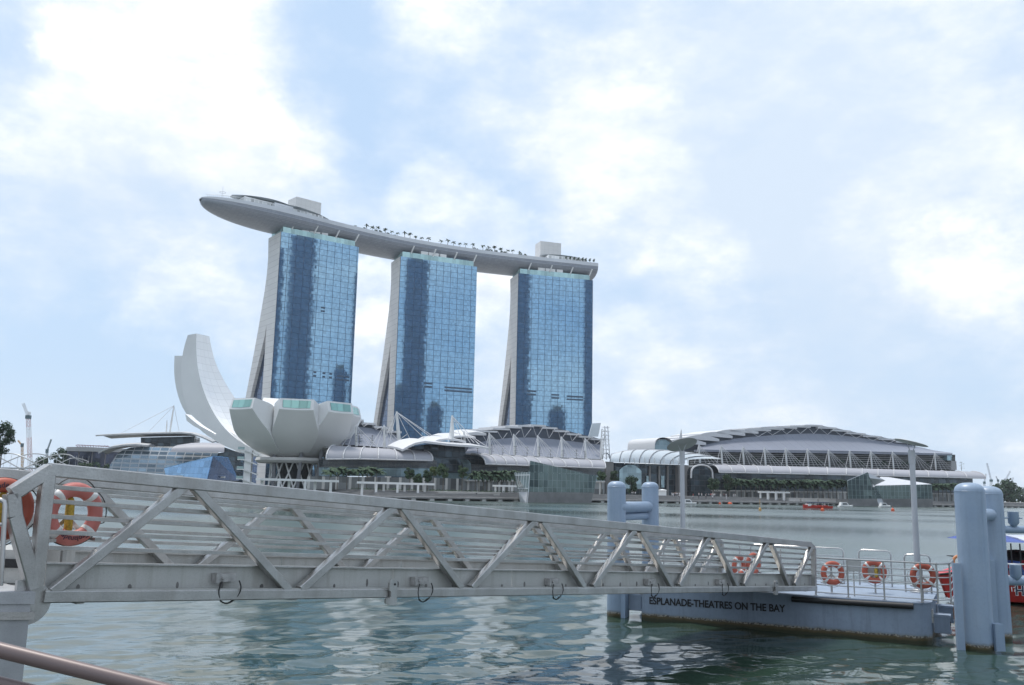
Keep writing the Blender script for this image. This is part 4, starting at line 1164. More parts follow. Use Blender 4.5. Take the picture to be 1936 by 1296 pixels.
A, B, C_, D_ = PG(1602.5, 909.5), PG(1639.6, 893.7), PG(1657.5, 943.3), PG(1603.3, 943.2)
E_, F_ = PG2(1653, 918.5), PG2(1762, 916); G_, H_ = PG2(1763.3, 943.3), PG2(1667, 943.3)
crystal("crystal_pavilion", "split green glass pavilion with white folded roof on the water at right",
        [([A, B, C_, D_], m_pgl, "glass_face"), ([D_, C_, zset(PG(1663, 958), -.5), zset(PG(1603.6, 957), -.5)], m_pbase, "base"),
         ([E_, F_, G_, H_], m_pgl, "glass_face"), ([H_, G_, zset(PG2(1763.5, 957), -.5), zset(PG2(1673, 957), -.5)], m_pbase, "base"),
         ([B, E_, H_, C_], m_pgl, "glass_side"), ([C_, H_, zset(PG2(1673, 957), -.5), zset(PG(1663, 958), -.5)], m_pwhite, "base_side"),
         ([B, PG2(1674, 909), E_, PG(1645, 905)], m_pwhite, "white_roof"), ([E_, PG2(1685, 901.5) + BG * 10, PG2(1700, 902) + BG * 10, F_], m_pwhite, "white_roof"),
         ([B, A, A + V((4.4, 11, 0)), B + V((4.4, 11, -1.5))], m_pwhite, "rear_roof")], None)

# ------------------------------------------------------------------ white pergolas on the promenade
PERG = [("white pergola in front of the lotus museum's lattice base", 492, 641, 903.5, 909, 931, PA(12), 6),
        ("white pergola right of the lotus museum, in front of the palms", 684, 822, 909.5, 915.5, 931, PA(14), 7),
        ("short white pergola beside the green pavilion's glass side", 941, 982, 916.5, 919, 932, PA(22), 5),
        ("low white pergola at the foot of the blue pavilion", 293, 424, 898, 901.5, 912, PF(425), 5),
        ("white framed pergola on the promenade before the convention hall palms", 1441, 1494, 929, 931, 941, PE(-30), 7)]
for lab, x0, x1, y0, y1, yb, P, n in PERG:
    a, b = P(x0, y0), P(x1, y1)
    d = (b - a); d.z = 0; d.normalize(); bk = V((-d.y, d.x, 0))
    r = thing("pergola", lab, "pergola", ((a.x + b.x) / 2, (a.y + b.y) / 2, LAND_Z), "white pergolas on the promenade")
    zt = (a.z + b.z) / 2 if abs(a.z - b.z) < 3 else min(a.z, b.z)
    a.z = b.z = zt
    mb = MB(); mb.prism([a, b, b - V((0, 0, .75)), a - V((0, 0, .75))], bk * 3.4); mb.build("roof_slab", m_white, r)
    for k in range(n):
        p = a.lerp(b, (k + .4) / n) + bk * (.4 if k % 2 else 2.6)
        mb = MB(); mb.abox(p.x - .4, p.x + .4, p.y - .4, p.y + .4, 1.3 if P is not PERG[3][6] else 1.3, zt - .76); mb.build("post", m_white, r)
# ------------------------------------------------------------------ planting
def leaf_mat(name, c, c2):
    M = mat(name, c, .75, var=.3, scale=.9, col2=c2, spec=.2); return M
m_leaf1 = leaf_mat("leaves_mid", (.065, .105, .05), (.035, .065, .032))
m_leaf2 = leaf_mat("leaves_dark", (.05, .085, .045), (.028, .052, .03))
m_leaf3 = leaf_mat("leaves_pale", (.14, .18, .065), (.07, .11, .045))
m_palm = leaf_mat("palm_fronds", (.05, .085, .045), (.03, .055, .035))
m_bark = mat("bark", (.17, .15, .125), .9, var=.3, scale=1.5)
def crown_mesh(R, H, zc, n, leafsz, rs, clumps=16):
    mb = MB()
    cl = []
    for k in range(clumps):
        a = rs.uniform(0, 2 * math.pi); h = rs.uniform(-1, 1); rr = R * rs.uniform(.25, .8) * math.sqrt(max(.05, 1 - h * h * .8))
        cl.append((V((rr * math.cos(a), rr * math.sin(a), zc + h * H * .75)), R * rs.uniform(.28, .48)))
    for k in range(n):
        c, r_ = cl[k % clumps]
        d = V((rs.gauss(0, 1), rs.gauss(0, 1), rs.gauss(0, .8))).normalized() * (rs.random() ** .4)
        p = c + d * r_
        nrm = (d + V((rs.gauss(0, .5), rs.gauss(0, .5), rs.gauss(.5, .5)))).normalized()
        a = nrm.orthogonal().normalized(); b = nrm.cross(a); an = rs.uniform(0, 6.28)
        a, b = a * math.cos(an) + b * math.sin(an), b * math.cos(an) - a * math.sin(an)
        s = leafsz * rs.uniform(.6, 1.3)
        mb.add([p - a * s, p + b * s * .5, p + a * s, p - b * s * .5], [(0, 1, 2, 3)])
    return mb
def make_tree(R, H, zc, leafsz, n, mt, seed, label, cat="tree", group=None, trunk=True, name="broadleaf_tree"):
    rs = random.Random(seed)
    r = thing(name, label, cat, (0, 0, 0), group)
    crown = crown_mesh(R, H, zc, n, leafsz, rs).build("crown", mt, r)
    mb = MB(); top = zc - H * .2
    mb.tube([(0, 0, -.3), (.1, 0, top * .5), (0, .1, top)], [R * .075, R * .06, R * .045], 7)
    for k in range(5):
        a = k * 1.257 + .4; mb.tube([(0, .05, top * .75), (R * .35 * math.cos(a), R * .35 * math.sin(a), zc), (R * .6 * math.cos(a), R * .6 * math.sin(a), zc + H * .35)], [R * .04, R * .03, R * .012], 5)
    tr = mb.build("trunk", m_bark, r)
    return r, [(crown, []), (tr, [])]
def make_palm(h, R, seed, label, group, nf=13, mt=None):
    rs = random.Random(seed)
    r = thing("palm_tree", label, "palm tree", (0, 0, 0), group)
    mb = MB()
    mb.tube([(0, 0, -.3), (.1, .05, h * .5), (.05, 0, h)], [.24, .19, .15], 6)
    tr = mb.build("trunk", m_bark, r)
    mb = MB()
    for k in range(nf):
        a = 2 * math.pi * k / nf + rs.uniform(-.2, .2); el = rs.uniform(-.1, 1.1); d = V((math.cos(a), math.sin(a), 0)); sd_ = V((-d.y, d.x, 0))
        pts = []
        for q in range(6):
            f = q / 5; rr = R * f * math.cos(el * (1 - f * .5)); z = h + R * (f * math.sin(el) - .75 * f * f * (.6 + .5 * rs.random()))
            pts.append(d * rr + V((.05, 0, z)))
        for q in range(5):
            w0, w1 = [(.12, .5, .62, .55, .38, .05)[i] * R * .38 for i in (q, q + 1)]
            for sg in (-1, 1):
                dr = V((0, 0, -.55))
                mb.add([pts[q], pts[q + 1], pts[q + 1] + sd_ * sg * w1 + dr * w1, pts[q] + sd_ * sg * w0 + dr * w0], [(0, 1, 2, 3)])
    cr_ = mb.build("crown", mt or m_palm, r)
    return r, [(tr, []), (cr_, [])]
def place(proto, first, loc, rot, scale, label=None, group=None):
    root, tree = proto
    if first:
        root.location = loc; root.rotation_euler = (0, 0, rot); root.scale = (scale,) * 3 if not isinstance(scale, tuple) else scale
        if label: root['label'] = label
        if group: root['group'] = group
        return root
    return dup(root, loc, rot, scale, label, group, tree)

rs = random.Random(3)
# palms in rows along the promenade
def palm_row(pxs, P, ytop, label, group, seed):
    proto = make_palm(9.0, 5.0, seed, label, group, 18); first = True
    for px in pxs:
        yt = ytop(px) if callable(ytop) else ytop
        b = P(px, 930); hgt = P(px, yt + rs.uniform(-1.5, 1.5)).z - LAND_Z
        s = max(.5, hgt / 10.6)
        place(proto, first, (b.x, b.y, LAND_Z), rs.uniform(0, 6.28), (s * rs.uniform(.95, 1.15), s, s), label, group); first = False
palm_row([1392 + k * 9.1 + rs.uniform(-2, 2) for k in range(24)], PE(-6), lambda x: 905.5 + (x - 1392) * .018, "palm in the long even row before the convention hall, left of the split pavilion", "palms before the convention hall", 5)
palm_row([1766 + k * 8 for k in range(8)], PE(-6), 914, "palm in the short row right of the split glass pavilion", "palms right of the split pavilion", 6)
palm_row([898 + k * 7.4 + rs.uniform(-1.5, 1.5) for k in range(11)], PA(38), 891, "palm in the dense row left of the angular green pavilion", "palms left of the green pavilion", 7)
palm_row([622, 637, 655, 677, 693, 711], PA(36), lambda x: 880 + (x % 7), "palm beside the lotus museum behind the long white pergola", "palms beside the lotus museum", 8)
# broad trees: (column, top row, plane, radius px, material index, label)
TREES = [
    (773, 884, PA(30), 10, 1, "broad tree left of the trio before the fan roofed link"),
    (789, 894, PA(30), 9, 0, "lowest round tree before the fan roofed link"),
    (808, 889, PA(30), 10, 1, "mid height tree between the low round tree and the tall dark tree"),
    (818, 882, PA(34), 8, 2, "yellow green tree behind the tall dark tree"),
    (837, 878, PA(28), 13, 0, "tall dark round tree before the fan roofed link"),
    (873, 879, PA(28), 11, 0, "tall oval tree standing alone right of the dark round tree"),
    (1136, 889, PA(34), 9, 0, "slim tree at the right end of the green pavilion"),
    (1161, 888, PE(-4), 10, 1, "tree just right of the left mooring pile's top"),
    (1195, 899, PE(-8), 15, 1, "wide dark tree between the two left mooring piles"),
    (1349, 903, PE(-9), 12, 1, "smaller dark tree at the arched entrance of the convention hall"),
    (1378, 895, PE(-8), 15, 1, "large dark tree at the left end of the palm row"),
    (1905, 908, PE(140), 24, 1, "big dark tree behind the right mooring piles"),
    (1930, 922, PE(160), 14, 1, "lower tree at the right edge of the view"),
    (1884, 914, PE(150), 14, 1, "dark tree showing between the right mooring piles and the cranes"),
    (110, 846, PF(630), 18, 1, "rounded tree behind the curved footbridge"),
    (75, 864, PF(630), 16, 0, "low tree behind the left half of the curved footbridge"),
]
protos = {}
for i, (px, yt, P, rpx, mi, lab) in enumerate(TREES):
    b = P(px, 930); dist = b.y
    Hh = P(px, yt).z - LAND_Z; R = rpx / 1700 * dist * 1.05
    zc = max(Hh - R * 1.05, Hh * .5); hh = Hh - zc
    pr = make_tree(R, hh, zc, max(.4, R * .125), 1300, [m_leaf1, m_leaf2, m_leaf3][mi], 20 + i, lab)
    pr[0].location = (b.x, b.y, LAND_Z)
# the near dark tree at the left edge
b = at_y(-4, 912, 300); pr = make_tree(4.0, 6.0, 14.2, .42, 2200, m_leaf2, 77, "tall dark ragged tree at the left edge of the view"); pr[0].location = (b.x, b.y, LAND_Z)
# hedge bushes at the foot of the office block
for i, (px, yt) in enumerate(((150, 873), (163, 869), (176, 870), (188, 872), (199, 876))):
    b = PF(540)(px, 905); Hh = PF(540)(px, yt).z - LAND_Z
    r = thing("shrub", ["low shrub beside the right end of the curved footbridge", "second shrub from the left below the office block", "middle shrub of the hedge row below the office block", "second shrub from the right, beside the glass vault", "smallest shrub against the glass vault"][i], "shrub", (0, 0, 0), "shrubs below the office block")
    crown_mesh(3.2, Hh * .45, Hh * .55, 260, .6, random.Random(i + 50)).build("foliage", m_leaf1, r)
    mb = MB(); mb.tube([(0, 0, -.2), (0, 0, Hh * .6)], [.3, .15], 6); mb.build("stem", m_bark, r)
    r.location = (b.x, b.y, LAND_Z)
# layered little trees on the terrace of the right hall
rs = random.Random(11)
def make_tiered():
    r = thing("tiered_tree", "slim tree with layered branches on the upper terrace between the white masts", "tree", (0, 0, 0), "layered trees on the hall terrace")
    mb = MB(); mb.tube([(0, 0, 0), (0, 0, 4.6)], [.14, .08], 5); t_ = mb.build("trunk", m_bark, r)
    mb = MB()
    for z, w in ((1.3, 1.5), (2.4, 1.7), (3.4, 1.4), (4.3, .9)):
        for k in range(26):
            a = rs.uniform(0, 6.28); q = w * math.sqrt(rs.random()); p = V((q * math.cos(a), q * math.sin(a), z + rs.uniform(-.12, .12)))
            mb.add([p + V((rs.uniform(-.4, .4), rs.uniform(-.4, .4), rs.uniform(-.1, .1))) for _ in range(3)], [(0, 1, 2)])
    c_ = mb.build("crown", m_leaf2, r); return r, [(t_, []), (c_, [])]
proto = make_tiered(); first = True
for px, y in [Z3(x, 378 + (x - 785) * .045) for x in (785, 890, 970, 1065, 1148, 1240, 1320, 1415, 1510, 1570)] + [ZM(x, 935) for x in (1360, 1465, 1560)] + [Z3(12, 330)]:
    b = PA(63)(px, y); place(proto, first, b, rs.uniform(0, 6), rs.uniform(.8, 1.15)); first = False
b = PE(60)(1818, 890)
r = place(proto, False, b, 0, 1.5, "layered tree standing alone right of the convention hall roof"); del r['group']
# planters on the convention hall terraces
rs = random.Random(31)
for i in range(11):
    px = 1342 + i * 41; a = PE(35)(px, 872 + i * 1.1)
    mb = crown_mesh(2.3, 1.6, 2.0, 130, .4, rs, 8)
    for v in mb.v: v.x *= 1.6; v += a
    tag(mb.build("terrace_plant", m_leaf2), "dark climbing plants on the convention hall terraces between white masts", "plant", "planted terraces of the convention hall")
# palms and bushes on the roof deck
rs = random.Random(5)
root_p = make_palm(4.6, 2.3, 40, "small palm in the row along the roof deck's front edge", "palms on the roof deck", 11, m_palm); first = True
def deck_at(px, off):
    s = min(range(300), key=lambda k: abs((lambda c, b, hw: (lambda q: CXP + F_PX * (q - CAM).dot(_r) / (q - CAM).dot(_f))(c + b * (off - hw)))(*[deck_frame(k / 299)[j] for j in (0, 2, 3)]) - px))
    c, a, b_, hw = deck_frame(s / 299); return c + b_ * (off - hw)
for px in [694, 704, 715, 728, 741, 753, 764, 776, 787, 799, 811, 834, 846, 857, 868, 879, 892, 914, 924, 935, 945, 960, 970, 981]:
    p = deck_at(px, rs.uniform(2, 6)); s = rs.uniform(.8, 1.1)
    place(root_p, first, p, rs.uniform(0, 6), s); first = False
mesh = None
for i, px in enumerate([672, 690, 709, 720, 733, 747, 896, 902, 919, 928, 937, 948, 953, 984, 992]):
    p = deck_at(px, rs.uniform(2, 5)); s = rs.uniform(.7, 1.15)
    if mesh is None:
        o = crown_mesh(2.3, 1.3, 1.3, 160, .45, rs, 8).build("roof_shrub", m_leaf2, origin=(0, 0, 0)); tag(o, "dark shrub among the palms along the roof deck's edge", "shrub", "shrubs on the roof deck"); mesh = o
    else: o = mesh.copy(); COL.objects.link(o)
    o.location = p; o.scale = (s, s, s * rs.uniform(.7, 1.1)); o.rotation_euler = (0, 0, rs.uniform(0, 6))
for i, px in enumerate([1070, 1078, 1086, 1094, 1102, 1109, 1116, 1123]):
    p = deck_at(px, 2.0); o = mesh.copy(); COL.objects.link(o); o.location = p + V((0, 0, 1.6)); s = rs.uniform(.6, .9); o.scale = (s, s, s * 1.1)
    o['label'] = "clipped shrub at the square right hand end of the roof deck"; o['group'] = "shrubs at the deck's square end"
# lawn and planting strip between promenade steps and halls
mb = MB()
for k in range(900):
    t_ = rs.uniform(-60, 60); off = rs.uniform(21, 25); p = Q1 + U1 * (t_ - 45) + B1 * off
    s = rs.uniform(.25, .6); mb.add([p + V((rs.uniform(-s, s), rs.uniform(-s, s), LAND_Z + rs.uniform(.05, s * 1.4))) for _ in range(3)], [(0, 1, 2)])
o = mb.build("ground_cover", m_leaf1); o['kind'] = 'stuff'; o['label'] = "low green planting strip along the promenade"

# ------------------------------------------------------------------ curved footbridge, cranes, scaffold
m_steel_w = mat("bridge_steel", (.50, .50, .50), .4, metal=.3)
bx0 = at_y(-120, 868, 560); bx1 = at_y(168, 872, 590)
bridge = thing("footbridge", "curved steel footbridge wrapped in spiral tubes at the left edge", "bridge", (bx0.x * .5 + bx1.x * .5, 575, 0))
ax = bx1 - bx0; axn = ax.normalized(); sidev = V((-axn.y, axn.x, 0)).normalized()
Lb = ax.length; Rh = 5.6
for st in range(2):
    for sgn in (-1, 1):
        mb = MB(); pts = []
        n = 90
        for k in range(n + 1):
            f = k / n; th_ = sgn * 2 * math.pi * Lb * f / 62 + st * math.pi + .8
            c = bx0 + ax * f; fade = min(1, (1 - f) * 7 + .15)
            pts.append(c + (sidev * math.cos(th_) + V((0, 0, 1)) * math.sin(th_)) * Rh * fade + V((0, 0, -1.5)))
        mb.tube(pts, .34, 6); mb.build("spiral_tube", m_steel_w, bridge, smooth=True)
mb = MB(); mb.beam(bx0 + V((0, 0, -5.2)), bx1 + V((0, 0, -5.2)), 6, .9); mb.build("walkway", m_steel_w, bridge)
mb = MB()
for k in range(24): 
    p = bx0 + ax * (k / 23); mb.tube([p + V((0, 0, -5)) - sidev * 3, p + V((0, 0, 3.2)) - sidev * 1], .1, 4)
mb.build("hanger", m_steel_w, bridge)
mb = MB(); mb.beam(bx0 + V((0, 8, -8.2)), bx0 + ax * .62 + V((0, 8, -8.2)), 12, 2.4); mb.build("road_deck", m_block, bridge)
for f in (.12, .38, .6):
    p = bx0 + ax * f; mb = MB(); mb.tube([(p.x, p.y + 6, -1), (p.x, p.y + 6, p.z - 9.2)], 1.1, 10); mb.build("pier", m_block, bridge)

m_cr = mat("crane_red", (.45, .16, .14), .6); m_crw = mat("crane_white", (.62, .62, .62), .6); m_crd = mat("crane_dark", (.10, .16, .18), .6); m_cry = mat("crane_yellow", (.55, .32, .10), .6)
m_crg = mat("crane_grey", (.45, .48, .52), .6)
def lattice(a, b, w, n, r=.16):
    d = (b - a).normalized(); s1 = d.cross(V((0, 1, 0))).normalized(); s2 = d.cross(s1).normalized(); mb = MB()
    cs = [s1 * w + s2 * w, s1 * w - s2 * w, s1 * -w - s2 * w, s1 * -w + s2 * w]
    for c in cs: mb.tube([a + c, b + c], r, 4)
    for k in range(n):
        p, q = a.lerp(b, k / n), a.lerp(b, (k + 1) / n)
        for i in range(4): mb.tube([p + cs[i], q + cs[(i + 1) % 4]], r * .7, 3)
    return mb
def crane(label, y, mast_px, jib_px, mt, mt2=None, w=1.0, gr="construction cranes"):
    P = lambda p: at_y(p[0], p[1], y)
    a, b = P(mast_px[0]), P(mast_px[1]); a.z = max(a.z, 2)
    r = thing("tower_crane", label, "crane", a, gr)
    if mt2:
        n = 6
        for k in range(n): lattice(a.lerp(b, k / n), a.lerp(b, (k + 1) / n), w, 3).build("mast_section", mt if k % 3 != 1 else mt2, r)
    else: lattice(a, b, w, 9).build("mast", mt, r)
    for j in jib_px: lattice(P(j[0]), P(j[1]), w * .6, 7, .13).build("jib", mt2 or mt, r)
    mb = MB(); mb.box(b, (w * 1.4, 0, 0), (0, w * 1.4, 0), (0, 0, 1.4)); mb.build("cab", m_crd, r)
crane("tall red and white lattice crane behind the curved footbridge", 700, ((58, 905), (53.5, 789)), (((53.5, 789), (44, 763)), ((53.5, 789), (56, 779))), m_cr, m_crw, 1.15)
crane("short crane with a yellow jib left of the tall red crane", 700, ((42, 905), (42, 842)), (((42, 843), (34, 833)),), m_cry, None, .6)
crane("dark slanting crane jib left of the grey office block", 700, ((88, 905), (89, 853)), (((89, 853), (97, 831)),), m_crd, None, .6)
crane("tallest grey crane right of the convention hall", 1100, ((1873, 930), (1874, 909)), (((1874, 909), (1866, 876)),), m_crg, None, 1.0)
crane("short crane just left of the tallest grey crane", 1100, ((1861, 930), (1861, 913)), (((1861, 913), (1864, 896)),), m_crg, None, .8)
crane("leaning grey crane above the trees, second from right", 1100, ((1898, 930), (1899, 912)), (((1899, 912), (1910, 891)), ((1899, 905), (1906, 918))), m_crg, None, 1.0)
crane("rightmost small crane above the dark trees", 1100, ((1910, 935), (1910, 917)), (((1910, 917), (1916, 903)),), m_crg, None, .8)
crane("small crane jib between the tall and the leaning cranes", 1100, ((1887, 930), (1887, 909)), (((1887, 909), (1883, 901)),), m_crg, None, .7)

# scaffold and draped panel at the end of the right hall
P = PA(74); b0 = P(1145, 870)
sca = thing("scaffold", "grey scaffold tower with a draped screen at the right hall's end", "scaffold", (b0.x, b0.y, b0.z))
lattice(P(1136.5, 868), P(1141, 812), .9, 8, .2).build("tower", m_crw, sca)
lattice(P(1150, 868), P(1146, 806), .9, 9, .13).build("tower", m_crg, sca)
mb = MB()
for y in (808, 816, 824, 832, 841, 850): mb.tube([P(1138, y), P(1153, y + .5)], .13, 4)
mb.build("walkway", m_crg, sca)
mb = MB(); mb.prism([P(1113, 826), P(1131, 826), P(1136, 800), P(1120, 801)], B1 * .4); mb.build("draped_screen", m_shell, sca)
mb = MB(); mb.tube([P(1138 + 7.5 - 7.5 * math.cos(k * .314), 868 - 11 * math.sin(k * .314)) for k in range(11)], .3, 5); mb.build("arch", m_crg, sca)

# ------------------------------------------------------------------ people on the far promenade
m_cw = mat("clothes_white", (.72, .72, .74), .8); m_cd = mat("clothes_dark", (.06, .065, .09), .8); m_cr2 = mat("clothes_red", (.5, .08, .08), .8); m_skin = mat("skin", (.38, .25, .18), .6)
def ell(c, rx, ry, n=8): return [V((c[0] + rx * math.cos(2 * math.pi * k / n), c[1] + ry * math.sin(2 * math.pi * k / n), c[2])) for k in range(n)]
def far_person(top, bottom):
    """standing figure in one skin: legs, hips, trunk, shoulders, neck, head; arms and lower legs welded in"""
    mb = MB(); fm = []
    def part(rings, mi):
        k = len(mb.f); mb.loft(rings); fm.extend([mi] * (len(mb.f) - k))
    for s in (-1, 1):
        part([ell((s * .11, .02, 0), .05, .1), ell((s * .1, 0, .1), .05, .06), ell((s * .1, 0, .48), .06, .07), ell((s * .09, 0, .86), .09, .1)], 1)
        part([ell((s * .21, 0, 1.42), .055, .06), ell((s * .25, .02, 1.12), .045, .05), ell((s * .25, .08, .86), .035, .04), ell((s * .25, .1, .76), .03, .045)], 2 if s > 0 else 0)
    part([ell((0, 0, .82), .17, .11), ell((0, 0, 1.0), .15, .1), ell((0, 0, 1.25), .18, .12), ell((0, 0, 1.42), .2, .11), ell((0, 0, 1.48), .07, .07)], 0)
    part([ell((0, 0, 1.47), .055, .06), ell((0, 0, 1.55), .06, .07), ell((0, .01, 1.64), .078, .095), ell((0, .01, 1.72), .07, .085), ell((0, 0, 1.76), .02, .03)], 2)
    return mb.build("person", None, origin=(0, 0, 0), slots=[top, bottom, m_skin], fmat=fm, smooth=60)
PT = {"white": far_person(m_cw, m_cd), "pale": far_person(m_cw, m_cw), "dark": far_person(m_cd, m_cd), "red": far_person(m_cr2, m_cd)}
PL = {"white": ("person in white top and dark trousers standing on the far promenade", "promenade visitors in white tops"),
      "pale": ("person dressed all in white standing on the far promenade", "promenade visitors all in white"),
      "dark": ("person in dark clothes standing on the far promenade", "promenade visitors in dark clothes"),
      "red": ("person in a red top among the white clad visitors on the far promenade", "promenade visitors in red tops")}
rs = random.Random(17)
spots = [(1195 + k * 3.2, "white") for k in range(3)]
for k in range(46):
    px = rs.choice([rs.uniform(1308, 1350), rs.uniform(1270, 1286), rs.uniform(1340, 1392)]); spots.append((px, rs.choice(["white", "pale", "pale", "white", "dark", "red"])))
used = set()
for px, kd in spots:
    off = rs.choice([21, 22.5, 24, 26, 12, 16])
    z = LAND_Z if off >= 20 else 1.354 + (LAND_Z - 1.354) * (math.floor((off - 9) / 11 * 5) + 1) / 5
    p = PA(off)(px, 940)
    o = PT[kd] if kd not in used else PT[kd].copy()
    if kd in used: COL.objects.link(o)
    used.add(kd)
    o.location = (p.x, p.y, z + .004); o.rotation_euler = (0, 0, rs.uniform(0, 6.28)); s = rs.uniform(.92, 1.06); o.scale = (s, s, s)
    tag(o, PL[kd][0], "person", PL[kd][1])

# ------------------------------------------------------------------ boats and buoys far out
m_red = mat("boat_red", (.55, .045, .03), .4, var=.1); m_orange = mat("buoy_orange", (.75, .12, .04), .5); m_win = mat("boat_window", (.05, .06, .07), .15)
m_navy = mat("navy_canvas", (.05, .07, .16), .7)
def at_water(px, py): return at_z(px, py, 0)
def hull(L_, Wd, H, sheer, mt, root, name="hull", bow=1):
    rings = []
    for k in range(9):
        f = k / 8; x = (f - .5) * L_ * bow; w = Wd / 2 * (1 - max(0, f - .55) ** 2 * 4.6) * (.85 + .15 * min(1, f * 4)); z = H + sheer * max(0, f - .4) ** 2 * 2.5
        w = max(w, .04)
        rings.append([V((x, -w, z)), V((x, -w * .8, .1)), V((x, 0, -.35)), V((x, w * .8, .1)), V((x, w, z))])
    mb = MB(); mb.loft(rings); return mb.build(name, mt, root, smooth=35)
def at_boat(root, loc, rz): root.location = loc; root.rotation_euler = (0, 0, rz)
def tour_boat(px, py, label, mt, L_=11):
    r = thing("tour_boat", label, "boat", (0, 0, 0))
    hull(L_, 3, .9, .5, mt, r, bow=-1)
    mb = MB(); mb.abox(-3.9, 4.2, -1.35, 1.35, 2.1, 2.25); mb.build("canopy", m_navy, r)
    mb = MB()
    for x in (-3.7, -1.2, 1.4, 4.0):
        for y in (-1.25, 1.25): mb.beam((x, y, .8), (x, y, 2.12), .09, .09, up=(1, 0, 0))
    mb.build("canopy_frame", m_white, r)
    mb = MB(); mb.abox(-4.4, -3.0, -1.1, 1.1, .8, 1.6); mb.build("cabin", m_white, r)
    mb = MB(); mb.abox(-2.6, 3.8, -1.2, 1.2, .7, 1.15); mb.build("seating", m_red, r)
    p = at_water(px, py); at_boat(r, p, .25); return r
tour_boat(1545, 961.5, "long red tour boat with dark canopy crossing the far water", m_red, 12)
def launch(px, py, label, L_=6.5, rz=0.2):
    r = thing("motor_launch", label, "boat", (0, 0, 0), "white launches along the far shore")
    hull(L_, 2.5, .7, .4, m_white, r)
    mb = MB(); mb.hexa([(-L_ * .42, -1, .65), (L_ * .2, -1, .65), (L_ * .2, 1, .65), (-L_ * .42, 1, .65)], [(-L_ * .36, -.85, 2.2), (L_ * .02, -.85, 2.2), (L_ * .02, .85, 2.2), (-L_ * .36, .85, 2.2)]); mb.build("cabin", m_white, r)
    mb = MB(); mb.quad((-L_ * .3, -1.02, 1.1), (L_ * .06, -1.02, 1.1), (0, -.93, 1.8), (-L_ * .28, -.93, 1.8)); mb.build("window", m_win, r)
    p = at_water(px, py); at_boat(r, p, rz)
launch(1599, 959.5, "white launch moored left of the split glass pavilion", 7)
launch(1673, 959.8, "white launch moored under the split glass pavilion's white folded base", 6)
launch(1303, 954.5, "white cabin launch against the boardwalk left of the lamp post", 6.5)
launch(1019, 950.3, "small white launch at the foot of the angular green pavilion", 5)
def buoy(px, py, label, mt, r_=.55, mastlike=False):
    p = at_water(px, py); r = thing("buoy", label, "buoy", p)
    mb = MB(); mb.lathe(p + V((0, 0, -.2)), [(.05, 0), (r_ * .8, .1), (r_, .45), (r_ * .75, .9), (r_ * .2, 1.1)], 12); mb.build("float", mt, r, smooth=True)
    mb = MB(); mb.tube([p + V((0, 0, .8)), p + V((0, 0, 3.2 if mastlike else 1.5))], .07, 6); mb.build("staff", mt, r)
buoy(1361, 954, "small orange buoy by the boardwalk left of the larger orange float", m_orange, .6)
buoy(1380, 953.5, "larger orange float with a white base by the boardwalk", m_orange, 1.1)
buoy(1555, 966.5, "red buoy just below the red tour boat", m_orange, .6)
buoy(1688, 966.5, "red buoy in open water right of the split pavilion", m_orange, .6)
buoy(1437, 966, "thin yellow marker buoy in open water", m_cry, .4, True)
buoy(1026, 948.5, "orange float beside the small launch at the green pavilion", m_orange, .8)
# promenade kiosk and benches of stone along the steps
for i, (px0, px1, y, P, lab) in enumerate(((830, 900, 929.2, PA(13), "long pale stone bench on the steps left of the green pavilion"), (902, 945, 930.2, PA(13), "short pale stone bench next to the green pavilion's side"), (1492, 1512, 941.5, PE(-31), "stone bench right of the white framed pergola"), (1516, 1545, 942, PE(-31), "stone bench above the red tour boat's bow"), (1548, 1580, 942.5, PE(-31), "stone bench left of the split pavilion"))):
    a, b = P(px0, y), P(px1, y + .4); d = (b - a); d.z = 0; d.normalize(); bk = V((-d.y, d.x, 0))
    mb = MB(); z0 = min(a.z, b.z)
    mb.hexa([zset(a, 1.6), zset(b, 1.6), zset(b, 1.6) + bk * 2, zset(a, 1.6) + bk * 2], [zset(a, z0 - .3), zset(b, z0 - .3), zset(b, z0 - .3) + bk * 2, zset(a, z0 - .3) + bk * 2])
    mb.hexa([zset(a, z0 - .3) - bk * .3 - d * .3, zset(b, z0 - .3) - bk * .3 + d * .3, zset(b, z0 - .3) + bk * 2.3 + d * .3, zset(a, z0 - .3) + bk * 2.3 - d * .3], [zset(a, z0) - bk * .3 - d * .3, zset(b, z0) - bk * .3 + d * .3, zset(b, z0) + bk * 2.3 + d * .3, zset(a, z0) + bk * 2.3 - d * .3])
    tag(mb.build("stone_bench", m_conc), lab, "bench", "stone benches on the promenade")
p = PA(21)(1252, 932)
r = thing("kiosk", "small white kiosk between the left mooring piles and the lamp post", "kiosk", (p.x, p.y, LAND_Z))
mb = MB(); mb.abox(p.x - 1.8, p.x + 1.8, p.y - 1.5, p.y + 1.5, LAND_Z, LAND_Z + 2.4); mb.build("wall", m_white, r)
mb = MB(); mb.lathe((p.x, p.y, LAND_Z + 2.4), [(2.9, 0), (2.8, .25), (.2, .7)], 4); mb.build("roof", m_white, r)

